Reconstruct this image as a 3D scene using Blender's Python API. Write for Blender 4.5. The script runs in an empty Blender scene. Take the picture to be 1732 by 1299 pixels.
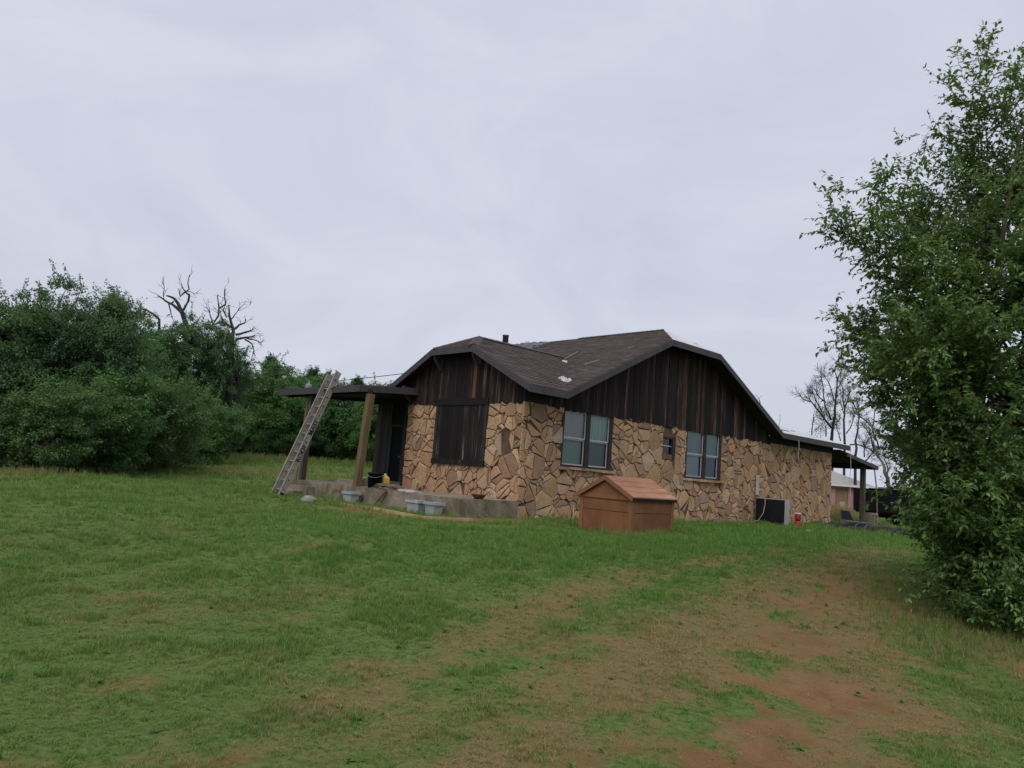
import bpy, math, random
import numpy as np
from mathutils import Vector, Matrix, Euler

random.seed(7)
rng = np.random.default_rng(7)
scene = bpy.context.scene
col = scene.collection

# ------------------------------------------------------------------ camera
W, H, F, CX, CY = 1732., 1299., 1270., 866., 649.5
PITCH, ROLL, EZ = math.radians(6.8), math.radians(4.3), 1.15      # eye 1.15 m above the house's ground
fw = np.array([0, math.cos(PITCH), math.sin(PITCH)])
r0 = np.array([1., 0, 0]); u0 = np.array([0, -math.sin(PITCH), math.cos(PITCH)])
cr = math.cos(ROLL)*r0 + math.sin(ROLL)*u0
cu = -math.sin(ROLL)*r0 + math.cos(ROLL)*u0
EYE = np.array([0, 0, EZ])
cam_data = bpy.data.cameras.new('camera')
cam_data.sensor_width = 36; cam_data.lens = 36*F/W
cam_data.clip_start = 0.05; cam_data.clip_end = 3000
cam = bpy.data.objects.new('camera', cam_data); col.objects.link(cam)
cam.matrix_world = Matrix(((cr[0], cu[0], -fw[0], 0), (cr[1], cu[1], -fw[1], 0), (cr[2], cu[2], -fw[2], EZ), (0, 0, 0, 1)))
scene.camera = cam

# ------------------------------------------------------------------ sky and sun (overcast)
SUN_EL, SUN_AZ = math.radians(54), math.radians(197)      # azimuth clockwise from +Y: behind the camera, to the left
world = bpy.data.worlds.new('World'); scene.world = world; world.use_nodes = True
wt = world.node_tree; wt.nodes.clear()
def wn(t, **k):
    n = wt.nodes.new(t)
    for a, b in k.items(): setattr(n, a, b)
    return n
sky = wn('ShaderNodeTexSky', sky_type='NISHITA', sun_disc=False)
sky.sun_elevation = SUN_EL; sky.sun_rotation = SUN_AZ; sky.dust_density = 6; sky.air_density = 1.5
bg_sky = wn('ShaderNodeBackground'); bg_sky.inputs['Strength'].default_value = 0.05
tc = wn('ShaderNodeTexCoord')
wl = wt.links.new
mp = wn('ShaderNodeMapping'); mp.inputs['Rotation'].default_value = (0.25, 0.55, 0.2); mp.inputs['Scale'].default_value = (1.7, 1.7, 3.0)
wl(tc.outputs['Generated'], mp.inputs[0])
n1 = wn('ShaderNodeTexNoise'); n1.inputs['Scale'].default_value = 1.7; n1.inputs['Detail'].default_value = 8; n1.inputs['Roughness'].default_value = 0.58; n1.inputs['Distortion'].default_value = 0.7
wl(mp.outputs[0], n1.inputs['Vector'])
rp = wn('ShaderNodeValToRGB')
rp.color_ramp.elements[0].position = 0.29; rp.color_ramp.elements[0].color = (0.595, 0.635, 0.752, 1)
rp.color_ramp.elements[1].position = 0.73; rp.color_ramp.elements[1].color = (0.740, 0.780, 0.890, 1)
wl(n1.outputs['Fac'], rp.inputs[0])
bg_cl = wn('ShaderNodeBackground'); bg_cl.inputs['Strength'].default_value = 0.69
wl(rp.outputs[0], bg_cl.inputs[0]); wl(sky.outputs[0], bg_sky.inputs[0])
mixw = wn('ShaderNodeMixShader'); mixw.inputs[0].default_value = 0.93
wl(bg_sky.outputs[0], mixw.inputs[1]); wl(bg_cl.outputs[0], mixw.inputs[2])
ow = wn('ShaderNodeOutputWorld'); wl(mixw.outputs[0], ow.inputs[0])

sd = bpy.data.lights.new('sun', 'SUN'); sd.energy = 1.5; sd.angle = math.radians(50); sd.color = (1.0, 0.93, 0.82)
sun = bpy.data.objects.new('sun', sd); col.objects.link(sun)
sdir = Vector((math.sin(SUN_AZ)*math.cos(SUN_EL), math.cos(SUN_AZ)*math.cos(SUN_EL), math.sin(SUN_EL)))
sun.rotation_euler = (-sdir).to_track_quat('-Z', 'Y').to_euler(); sun.location = sdir*60
scene.view_settings.view_transform = 'Standard'; scene.view_settings.look = 'None'
scene.view_settings.exposure = 0.5; scene.view_settings.gamma = 1; scene.view_settings.use_curve_mapping = False

# ------------------------------------------------------------------ pixel helpers (a pixel gives a direction only)
def ray(x, y):
    d = fw*F + cr*(x-CX) - cu*(y-CY); return d/np.linalg.norm(d)
def at(x, y, d):                       # point on the pixel's ray at forward distance d
    r = ray(x, y); return EYE + r*(d/r[1])

# ------------------------------------------------------------------ noise and terrain
_perm = np.random.default_rng(3).random((256, 256))
def vnoise(x, y):
    x = np.asarray(x, float); y = np.asarray(y, float)
    xi = np.floor(x).astype(int); yi = np.floor(y).astype(int); fx = x-xi; fy = y-yi
    fx = fx*fx*(3-2*fx); fy = fy*fy*(3-2*fy)
    g = lambda a, b: _perm[a & 255, b & 255]
    return (g(xi, yi)*(1-fx)+g(xi+1, yi)*fx)*(1-fy)+(g(xi, yi+1)*(1-fx)+g(xi+1, yi+1)*fx)*fy
def fbm(x, y, o=4):
    s = 0; a = .5
    for k in range(o):
        s = s+a*vnoise(x*2**k+17*k, y*2**k+31*k); a *= .5
    return s/(1-.5**o)
def sm(x):
    x = np.clip(x, 0, 1); return x*x*(3-2*x)
HOUSE_C = np.array([0.365, 20.0]); AZ = math.radians(46.5)
RD = np.array([math.sin(AZ), math.cos(AZ)]); LD = np.array([-math.cos(AZ), math.sin(AZ)])
HROT = math.pi/2-AZ
MOUND = None
def gz0(x, y):
    x = np.asarray(x, float); y = np.asarray(y, float)
    z = -.45*(1-sm((y-4)/11))
    z = z+.95*sm((y-27)/34)*sm((2-x)/14)
    sx = (x-HOUSE_C[0])*RD[0]+(y-HOUSE_C[1])*RD[1]; tx = (x-HOUSE_C[0])*LD[0]+(y-HOUSE_C[1])*LD[1]
    dh = np.maximum(np.maximum(-3.2-sx, sx-25), np.maximum(-1.5-tx, tx-11))
    away = sm(dh/3)
    z = z+away*((fbm(x*.22, y*.22, 3)-.5)*.22+(fbm(x*1.3+9, y*1.3, 3)-.5)*.07)
    if MOUND is not None:
        for mx, my, r, h in MOUND:
            z = z+h*np.exp(-((x-mx)**2+((y-my)*.8)**2)/r**2)
    return z
def pg(x, y):                          # where a pixel's ray meets the ground
    r = ray(x, y); k = 3.0
    for _ in range(4000):
        p = EYE+r*k
        if p[2] <= float(gz0(p[0], p[1])): break
        k += .02+k*.001
    return p
_m = pg(545, 928)
MOUND = [(_m[0], _m[1]+.5, .95, .13), (_m[0]+.4, _m[1]+.3, .6, .05)]
gz = gz0

# ------------------------------------------------------------------ materials
def newmat(name):
    m = bpy.data.materials.new(name); m.use_nodes = True
    m.node_tree.nodes.clear(); return m
class NT:
    def __init__(s, m): s.t = m.node_tree
    def n(s, ty, ins=None, **k):
        x = s.t.nodes.new(ty)
        for a, b in k.items(): setattr(x, a, b)
        if ins:
            for a, b in ins.items():
                if isinstance(b, bpy.types.NodeSocket): s.t.links.new(b, x.inputs[a])
                else: x.inputs[a].default_value = b
        return x
    def ramp(s, fac, stops, interp='LINEAR'):
        r = s.n('ShaderNodeValToRGB', {0: fac}); r.color_ramp.interpolation = interp
        e = r.color_ramp.elements
        while len(e) < len(stops): e.new(0.5)
        for i, (p, c) in enumerate(stops):
            e[i].position = p; e[i].color = (*c, 1)
        return r.outputs[0]
    def mix(s, fac, a, b, bt='MIX'):
        x = s.n('ShaderNodeMix', data_type='RGBA', blend_type=bt)
        for sock, v in ((x.inputs['Factor'], fac), (x.inputs[6], a), (x.inputs[7], b)):
            if isinstance(v, bpy.types.NodeSocket): s.t.links.new(v, sock)
            else: sock.default_value = v if isinstance(v, (int, float)) else (*v, 1)
        return x.outputs[2]
    def noise(s, vec, scale, detail=4, rough=.55, dist=0):
        return s.n('ShaderNodeTexNoise', {'Vector': vec, 'Scale': scale, 'Detail': detail, 'Roughness': rough, 'Distortion': dist}).outputs['Fac']
    def out(s, colr, rough=.9, bump=None, bstr=.3, bdist=.01, spec=.3, metal=0):
        p = s.n('ShaderNodeBsdfPrincipled')
        for sock, v in ((p.inputs['Base Color'], colr), (p.inputs['Roughness'], rough), (p.inputs['Metallic'], metal), (p.inputs['Specular IOR Level'], spec)):
            if isinstance(v, bpy.types.NodeSocket): s.t.links.new(v, sock)
            else: sock.default_value = (*v, 1) if isinstance(v, tuple) else v
        if bump is not None:
            b = s.n('ShaderNodeBump', {'Height': bump, 'Strength': bstr, 'Distance': bdist})
            s.t.links.new(b.outputs[0], p.inputs['Normal'])
        o = s.n('ShaderNodeOutputMaterial', {0: p.outputs[0]}); return p
def simple(name, c, rough=.8, var=.25, scale=4., stretch=(1, 1, 1), bump=.2, spec=.3, metal=0, stain=None, bdist=.01):
    m = newmat(name); t = NT(m)
    co = t.n('ShaderNodeTexCoord').outputs['Object']
    oi = t.n('ShaderNodeObjectInfo')
    off = t.n('ShaderNodeVectorMath', {0: co, 1: oi.outputs['Location']}, operation='ADD').outputs[0]
    v = t.n('ShaderNodeMapping', {0: off, 'Scale': stretch}).outputs[0]
    a = t.noise(v, scale, 6, .6); b = t.noise(v, scale*7, 4, .6)
    lo = tuple(x*(1-var) for x in c); hi = tuple(min(1, x*(1+var)) for x in c)
    cc = t.ramp(a, [(.3, lo), (.7, hi)])
    cc = t.mix(t.ramp(b, [(.35, (0, 0, 0)), (.75, (.5, .5, .5))]), cc, lo)
    if stain:
        cc = t.mix(t.ramp(t.noise(v, scale*.6, 5, .65, .4), [(.48, (0, 0, 0)), (.62, (1, 1, 1))]), cc, stain)
    t.out(cc, rough, b, bump, bdist, spec, metal); return m

def wood(name, stops, rough=.85, axis='z', scale=1.0):
    m = newmat(name); t = NT(m)
    co = t.n('ShaderNodeTexCoord').outputs['Object']; oi = t.n('ShaderNodeObjectInfo')
    rv = t.n('ShaderNodeVectorMath', {0: oi.outputs['Location'], 'Scale': 3.7}, operation='SCALE').outputs[0]
    off = t.n('ShaderNodeVectorMath', {0: co, 1: rv}, operation='ADD').outputs[0]
    st = {'z': (22, 22, 1.1), 'x': (1.1, 22, 22), 'y': (22, 1.1, 22)}[axis]
    v = t.n('ShaderNodeMapping', {0: off, 'Scale': tuple(q*scale for q in st)}).outputs[0]
    g = t.noise(v, 1.0, 8, .65, .3)
    f = t.n('ShaderNodeMath', {0: g, 1: t.n('ShaderNodeMath', {0: oi.outputs['Random'], 1: .5}, operation='SUBTRACT').outputs[0]}, operation='MULTIPLY_ADD')
    f.inputs[1].default_value = 1.0; f2 = t.n('ShaderNodeMath', {0: t.n('ShaderNodeMath', {0: oi.outputs['Random'], 1: .5}, operation='SUBTRACT').outputs[0], 1: .34, 2: g}, operation='MULTIPLY_ADD').outputs[0]
    t.out(t.ramp(f2, stops), rough, g, .5, .006, .2); return m

M = {}
# sandstone: colour drawn per stone
def stone_mat(name, island):
    m = newmat(name); t = NT(m)
    geo = t.n('ShaderNodeNewGeometry'); oi = t.n('ShaderNodeObjectInfo')
    rnd = geo.outputs['Random Per Island'] if island else oi.outputs['Random']
    pos = geo.outputs['Position']
    base = t.ramp(rnd, [(0, (.47, .355, .215)), (.13, (.39, .265, .15)), (.25, (.56, .435, .29)), (.37, (.30, .195, .12)), (.48, (.44, .33, .215)),
                        (.60, (.52, .39, .235)), (.70, (.26, .185, .135)), (.79, (.42, .245, .14)), (.87, (.48, .40, .30)), (.94, (.33, .275, .225)), (1, (.22, .165, .13))])
    base = t.mix(1.0, base, (1.13, 1.00, .97), 'MULTIPLY'); n = t.noise(pos, 5.5, 6, .62); f = t.noise(pos, 38, 5, .65)
    cc = t.mix(t.ramp(n, [(.30, (0, 0, 0)), (.60, (1, 1, 1))]), t.mix(.4, base, (.2, .135, .085), 'MIX'), base)
    cc = t.mix(t.ramp(f, [(.40, (.55, .55, .55)), (.56, (0, 0, 0))]), cc, (.13, .088, .058))
    cc = t.mix(t.ramp(t.noise(pos, 1.1, 3), [(.5, (0, 0, 0)), (.75, (.35, .35, .35))]), cc, (.30, .16, .085))
    hb = t.mix(.5, n, f)
    t.out(cc, .92, hb, .7, .025, .2); return m
M['stone'] = stone_mat('sandstone', False); M['stone_i'] = stone_mat('sandstone_small', True)
M['mortar'] = simple('mortar', (.105, .070, .046), .95, .4, 5, bump=.6)
M['siding'] = wood('weathered_siding', [(.24, (.007, .006, .009)), (.47, (.014, .010, .012)), (.61, (.032, .019, .018)), (.71, (.080, .046, .036)), (.82, (.20, .145, .12))])
M['siding_red'] = wood('reddish_siding', [(.2, (.04, .016, .011)), (.5, (.10, .040, .022)), (.8, (.18, .09, .055))])
M['shutter'] = wood('charred_boards', [(.26, (.008, .007, .009)), (.60, (.014, .012, .013)), (.72, (.036, .030, .028)), (.82, (.19, .155, .13))])
M['trim'] = simple('fascia_paint', (.058, .052, .062), .7, .25, 3, bump=.15)
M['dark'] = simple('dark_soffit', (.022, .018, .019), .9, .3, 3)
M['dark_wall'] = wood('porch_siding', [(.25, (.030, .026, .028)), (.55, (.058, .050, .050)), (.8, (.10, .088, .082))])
M['concrete'] = simple('concrete', (.235, .20, .158), .92, .42, 2.5, bump=.8, stain=(.115, .10, .062), bdist=.02)
M['post'] = wood('post_wood', [(.25, (.105, .075, .040)), (.55, (.185, .135, .075)), (.8, (.26, .20, .12))])
M['post_dark'] = wood('post_stained', [(.25, (.03, .024, .022)), (.6, (.06, .048, .042)), (.8, (.11, .095, .08))])
M['oldwood'] = wood('grey_wood', [(.25, (.13, .115, .095)), (.55, (.23, .205, .17)), (.8, (.33, .30, .25))], axis='x')
M['alu'] = simple('dull_aluminium', (.27, .258, .235), .7, .3, 8, spec=.3, metal=.1, stain=(.20, .185, .155))
M['felt'] = simple('roof_underlayment', (.50, .50, .53), .75, .12, 1.5, bump=.4, stain=(.38, .38, .41), bdist=.02)
M['plastic'] = simple('crumpled_plastic', (.46, .46, .48), .6, .2, 6)
M['metal_pipe'] = simple('galvanized_pipe', (.13, .13, .15), .55, .3, 5, metal=.4)
M['sash'] = simple('aluminium_sash', (.42, .42, .46), .5, .12, 6, metal=.2)
M['frame'] = simple('window_frame_paint', (.030, .025, .028), .8, .3, 4)
M['brown'] = simple('brown_box_panels', (.195, .083, .036), .75, .2, 3, stretch=(1, 1, .5), stain=(.145, .058, .028))
M['brown_trim'] = simple('brown_box_trim', (.21, .092, .043), .75, .2, 3)
M['brown_roof'] = simple('faded_brown_roof', (.29, .135, .082), .8, .22, 2, stretch=(.5, 1, 1), stain=(.36, .21, .135), bump=.4)
M['tub'] = simple('grey_plastic', (.30, .325, .36), .55, .14, 4, spec=.4)
M['soil'] = simple('potting_soil', (.06, .045, .03), .95, .3, 8)
M['black'] = simple('black_plastic', (.010, .011, .015), .75, .3, 3, spec=.15)
M['black_metal'] = simple('black_trailer_paint', (.009, .008, .010), .9, .4, 2, spec=.08)
M['yellow'] = simple('yellow_plastic', (.52, .36, .07), .6, .2, 4)
M['red'] = simple('red_plastic', (.30, .026, .022), .5, .2, 4)
M['white'] = simple('white_paint', (.62, .60, .58), .7, .12, 4)
M['grey_side'] = simple('pale_grey_metal', (.33, .32, .34), .6, .15, 4)
M['tarp'] = simple('faded_tarp', (.115, .085, .065), .9, .35, 4, bump=.5)
M['tarp_black'] = simple('black_tarp', (.018, .018, .02), .6, .4, 4, bump=.5)
M['rock'] = simple('grey_rock', (.24, .235, .22), .95, .35, 6, bump=.7, bdist=.03)
M['pink'] = simple('pink_wall_paint', (.36, .185, .20), .9, .14, 1.2, stain=(.32, .18, .19))
M['pale_roof'] = simple('pale_shingles', (.30, .29, .30), .9, .12, 2)
M['far_grey'] = simple('grey_house_wall', (.20, .20, .225), .9, .12, 1)
M['hill'] = simple('far_woodland', (.055, .065, .075), .95, .3, .2)
M['rust'] = simple('rusty_steel', (.16, .075, .04), .85, .4, 6)
M['rope'] = simple('pale_rope', (.42, .39, .34), .9, .15, 6)
M['wire'] = simple('black_wire', (.03, .03, .033), .7, .2, 5)
M['ink'] = simple('black_ink', (.012, .011, .012), .8, .2, 5)
M['straw'] = simple('dry_plank', (.40, .30, .17), .9, .25, 5, stretch=(.2, 1, 1))
M['bark'] = simple('bark', (.10, .078, .06), .95, .35, 3, stretch=(3, 3, .6), bump=.8, bdist=.04)
M['bark_dead'] = simple('dead_bark', (.040, .034, .036), .95, .35, 2, stretch=(2, 2, .5), bump=.6, bdist=.03)
M['bark_pale'] = simple('pale_dead_bark', (.125, .11, .10), .95, .35, 2, stretch=(2, 2, .5), bump=.6, bdist=.03)
M['twig'] = simple('dry_twigs', (.17, .14, .11), .95, .3, 3)

def shingle_mat():
    m = newmat('brown_shingles'); t = NT(m)
    geo = t.n('ShaderNodeNewGeometry'); pos = geo.outputs['Position']
    base = t.ramp(geo.outputs['Random Per Island'], [(0, (.058, .049, .050)), (.3, (.086, .071, .070)), (.6, (.070, .057, .056)), (.85, (.104, .085, .080)), (1, (.080, .074, .080))])
    n = t.noise(pos, 1.3, 4); f = t.noise(pos, 90, 3)
    cc = t.mix(t.ramp(n, [(.35, (0, 0, 0)), (.7, (.35, .35, .35))]), base, (.13, .105, .10))
    cc = t.mix(t.ramp(f, [(.4, (.45, .45, .45)), (.6, (0, 0, 0))]), cc, (.055, .045, .045))
    t.out(cc, .9, f, .5, .006, .2); return m
M['shingle'] = shingle_mat()

def leaf_mat(name, dark, light, trans=.35):
    m = newmat(name); t = NT(m)
    geo = t.n('ShaderNodeNewGeometry')
    pos = geo.outputs['Position']
    n = t.noise(pos, 1.3, 4, .65)
    r = t.n('ShaderNodeMath', {0: geo.outputs['Random Per Island'], 1: .55, 2: t.n('ShaderNodeMath', {0: n, 1: .75}, operation='MULTIPLY').outputs[0]}, operation='MULTIPLY_ADD').outputs[0]
    mid = tuple((a+b)*.5 for a, b in zip(dark, light))
    cc = t.ramp(r, [(.2, dark), (.62, mid), (.98, light)])
    d = t.n('ShaderNodeBsdfPrincipled', {'Base Color': cc, 'Roughness': .6, 'Specular IOR Level': .18})
    tr = t.n('ShaderNodeBsdfTranslucent', {0: t.mix(.5, cc, (.10, .16, .02), 'MIX')})
    mx = t.n('ShaderNodeMixShader', {0: trans, 1: d.outputs[0], 2: tr.outputs[0]})
    t.n('ShaderNodeOutputMaterial', {0: mx.outputs[0]}); return m
M['leaf_near'] = leaf_mat('elm_leaves', (0.044, 0.1, 0.036), (0.205, 0.345, 0.1), 0.42)
M['leaf_a'] = leaf_mat('olive_leaves', (0.064, 0.125, 0.07), (0.165, 0.272, 0.125), 0.4)  # woodland leaves: dark ends lifted and blued, haze put into the colour
M['leaf_b'] = leaf_mat('dark_green_leaves', (0.05, 0.108, 0.062), (0.135, 0.25, 0.11), 0.4)
M['leaf_c'] = leaf_mat('bright_green_leaves', (0.05, 0.122, 0.056), (0.15, 0.3, 0.1), 0.4)
M['leaf_d'] = leaf_mat('cedar_leaves', (0.042, 0.094, 0.058), (0.105, 0.2, 0.092), 0.32)
M['leaf_s'] = leaf_mat('shrub_leaves', (0.06, 0.125, 0.056), (0.165, 0.285, 0.105), 0.4)

def glass_mat():
    m = newmat('window_glass'); t = NT(m)
    gl = t.n('ShaderNodeBsdfGlossy', {0: (.9, .95, 1, 1), 'Roughness': .14})
    tp = t.n('ShaderNodeBsdfTransparent', {0: (.80, .86, .86, 1)})
    fr = t.n('ShaderNodeFresnel', {'IOR': 1.5})
    mx = t.n('ShaderNodeMixShader', {0: fr.outputs[0], 1: tp.outputs[0], 2: gl.outputs[0]})
    t.n('ShaderNodeOutputMaterial', {0: mx.outputs[0]}); return m
M['glass'] = glass_mat()
def sheet_mat(name, c):
    m = newmat(name); NT(m).out(tuple(c), .95, None, spec=.1); return m

# ------------------------------------------------------------------ mesh helpers
def link(o, parent=None):
    col.objects.link(o)
    if parent is not None: o.parent = parent
    return o
def mk(name, v, f, mat, parent=None, smooth=False, center=True):
    v = np.asarray(v, float).reshape(-1, 3); c = np.zeros(3)
    if center:
        c = (v.min(0)+v.max(0))/2; v = v-c
    me = bpy.data.meshes.new(name); me.from_pydata(v.tolist(), [], f); me.update()
    if smooth: me.polygons.foreach_set('use_smooth', [True]*len(me.polygons))
    me.materials.append(M[mat] if isinstance(mat, str) else mat)
    if parent is not None and parent.type == 'MESH': c = c-np.array(parent.location)     # a sub-part, given in its thing's coordinates
    o = bpy.data.objects.new(name, me); o.location = c
    return link(o, parent)
def fast_mesh(name, v, tri, mat, smooth=False):
    me = bpy.data.meshes.new(name); v = np.asarray(v, np.float32); tri = np.asarray(tri, np.int32)
    me.vertices.add(len(v)); me.vertices.foreach_set('co', v.ravel())
    n, k = tri.shape
    me.loops.add(n*k); me.loops.foreach_set('vertex_index', tri.ravel())
    me.polygons.add(n); me.polygons.foreach_set('loop_start', np.arange(0, n*k, k, dtype=np.int32))
    if smooth: me.polygons.foreach_set('use_smooth', np.ones(n, bool))
    me.update(calc_edges=True); me.validate()
    me.materials.append(M[mat] if isinstance(mat, str) else mat); return me
def tag(o, label=None, cat=None, group=None, kind=None):
    for k, v in (('label', label), ('category', cat), ('group', group), ('kind', kind)):
        if v: o[k] = v
    return o
def empty(name, loc, rz=0, label=None, cat=None, group=None):
    o = bpy.data.objects.new(name, None); o.location = [float(q) for q in loc]; o.rotation_euler = (0, 0, rz); o.empty_display_size = .2
    col.objects.link(o); return tag(o, label, cat, group)
class MB:
    def __init__(s): s.v = []; s.f = []
    def add(s, v, f):
        b = len(s.v); s.v += [tuple(float(q) for q in p) for p in v]; s.f += [tuple(b+i for i in q) for q in f]; return s
    def box(s, a, b):
        (x0, y0, z0), (x1, y1, z1) = a, b
        return s.add([(x0, y0, z0), (x1, y0, z0), (x1, y1, z0), (x0, y1, z0), (x0, y0, z1), (x1, y0, z1), (x1, y1, z1), (x0, y1, z1)],
                     [(0, 3, 2, 1), (4, 5, 6, 7), (0, 1, 5, 4), (1, 2, 6, 5), (2, 3, 7, 6), (3, 0, 4, 7)])
    def bar(s, p, q, w, h, up=(0, 0, 1)):          # a box from p to q
        p = Vector(p); q = Vector(q); d = (q-p).normalized(); u = Vector(up)
        a = d.cross(u)
        if a.length < 1e-4: a = d.cross(Vector((1, 0, 0)))
        a.normalize(); b = a.cross(d).normalized(); a = a*w/2; b = b*h/2
        v = [p-a-b, p+a-b, p+a+b, p-a+b, q-a-b, q+a-b, q+a+b, q-a+b]
        return s.add(v, [(0, 1, 2, 3), (7, 6, 5, 4), (0, 4, 5, 1), (1, 5, 6, 2), (2, 6, 7, 3), (3, 7, 4, 0)])
    def tube(s, pts, rad, n=6):
        v, f = tube(pts, rad, n); return s.add(v, f)
    def lathe(s, prof, n=20, c=(0, 0, 0)):          # profile of (r, z)
        v = []; f = []
        for r, z in prof:
            for k in range(n):
                a = 2*math.pi*k/n; v.append((c[0]+r*math.cos(a), c[1]+r*math.sin(a), c[2]+z))
        for i in range(len(prof)-1):
            for k in range(n): f.append((i*n+k, i*n+(k+1) % n, (i+1)*n+(k+1) % n, (i+1)*n+k))
        f.append(tuple(range(n-1, -1, -1))); f.append(tuple((len(prof)-1)*n+k for k in range(n)))
        return s.add(v, f)
    def mk(s, name, mat, parent=None, smooth=False, center=True): return mk(name, s.v, s.f, mat, parent, smooth, center)
def tube(pts, rad, n=6):
    pts = [Vector([float(q) for q in p]) for p in pts]
    if not hasattr(rad, '__len__'): rad = [rad]*len(pts)
    v = []; f = []; a = None
    for i, p in enumerate(pts):
        d = (pts[min(i+1, len(pts)-1)]-pts[max(i-1, 0)])
        if d.length < 1e-9: d = Vector((0, 0, 1))
        d.normalize()
        if a is None:
            a = d.cross(Vector((.31, .17, .93)))
            if a.length < 1e-3: a = d.cross(Vector((1, 0, 0)))
        a = (a-d*a.dot(d))
        a.normalize(); b = d.cross(a)
        for k in range(n):
            q = 2*math.pi*k/n; v.append(tuple(p+(a*math.cos(q)+b*math.sin(q))*rad[i]))
    for i in range(len(pts)-1):
        for k in range(n): f.append((i*n+k, i*n+(k+1) % n, (i+1)*n+(k+1) % n, (i+1)*n+k))
    f.append(tuple(range(n-1, -1, -1))); f.append(tuple((len(pts)-1)*n+k for k in range(n)))
    return v, f

# ================================================================== GROUND
def pline(px): return [pg(*p)[:2] for p in px]
def track(x, y, lines):
    x = np.asarray(x, float); y = np.asarray(y, float)
    out = np.zeros_like(x)
    wob = (fbm(x*1.7+3, y*1.7, 4)-.5)*1.6+(fbm(x*6+5, y*6+1, 3)-.5)*1.3
    for pts, w, st in lines:
        d = np.full_like(x, 1e9)
        for a, b in zip(pts[:-1], pts[1:]):
            ab_ = b-a; L2 = ab_@ab_
            q = np.clip(((x-a[0])*ab_[0]+(y-a[1])*ab_[1])/L2, 0, 1)
            d = np.minimum(d, np.hypot(x-a[0]-q*ab_[0], y-a[1]-q*ab_[1]))
        out = np.maximum(out, st*sm(1.15-d/w*.75+wob*1.0))
    return out
DIRT = [(pline(p), w, s) for p, w, s in [
    ([(1260, 1299), (1330, 1225), (1390, 1175)], .5, .82),
    ([(1390, 1175), (1340, 1090), (1340, 1030), (1410, 985)], .42, .62),
    ([(1330, 1025), (1400, 990)], .3, .5),
    ([(930, 1299), (1080, 1262), (1260, 1240)], .22, .6),
    ([(330, 1299), (430, 1292)], .16, .7), ([(60, 1290), (10, 1299)], .25, .6),
    ([(860, 1030), (980, 990), (1060, 968)], .35, .38),
    ([(1000, 1080), (820, 1115), (660, 1150)], .26, .5),
    ([(480, 935), (540, 919), (615, 927)], .09, .6), ([(420, 1052), (530, 1042)], .18, .5),
    ([(180, 1012), (250, 1004)], .2, .5), ([(600, 1130), (690, 1100)], .2, .5), ([(180, 1160), (250, 1150)], .18, .5),
    ([(640, 866), (760, 884), (870, 880)], .35, .7), ([(1180, 955), (1240, 945)], .35, .5)]]
DRY = [(pline(p), w, s) for p, w, s in [
    ([(860, 1299), (1000, 1190), (1140, 1090), (1270, 1015), (1440, 945)], .8, .72),
    ([(600, 1190), (760, 1110), (940, 1020), (1160, 955), (1330, 930)], .4, .62),
    ([(1330, 1299), (1460, 1200), (1440, 1100), (1420, 990), (1480, 930)], .75, .75),
    ([(1732, 1130), (1640, 1080), (1570, 1030)], .5, .7),
    ([(0, 806), (130, 802), (290, 784)], .7, .7), ([(385, 797), (470, 801)], 1.4, .8), ([(590, 806), (650, 812)], 1.2, .7),
    ([(240, 1299), (500, 1262), (760, 1240), (1000, 1250)], .32, .5), ([(640, 1180), (760, 1200)], .3, .45), ([(560, 862), (690, 874), (860, 884)], .5, .8), ([(300, 1040), (560, 1000)], .5, .35)]]
LUSH = [(pline(p), w, s) for p, w, s in [([(620, 905), (900, 925), (1150, 925), (1330, 905), (1480, 910)], 2.2, 1.0), ([(450, 880), (640, 900)], 1.2, .7), ([(960, 1040), (1120, 1000), (1300, 960)], .45, .7)]]

def axis(lo, f0, f1, step, g, hi):
    a = list(np.arange(f0, f1+1e-6, step)); s = step; x = f1
    while x < hi: s *= g; x += s; a.append(x)
    s = step; x = f0; b = []
    while x > lo: s *= g; x -= s; b.append(x)
    return np.array(b[::-1]+a)
gx = axis(-900, -9, 9, .13, 1.09, 900); gy = axis(-900, 2, 17, .13, 1.07, 900)
GX, GY = np.meshgrid(gx, gy); GZ = gz(GX, GY)
mdirt = track(GX, GY, DIRT); mdry = track(GX, GY, DRY)
GZ = GZ-.025*mdirt
nx, ny = len(gx), len(gy)
ii = (np.arange(ny-1)[:, None]*nx+np.arange(nx-1)[None]).ravel()
quads = np.stack([ii, ii+1, ii+nx+1, ii+nx], 1)

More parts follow.
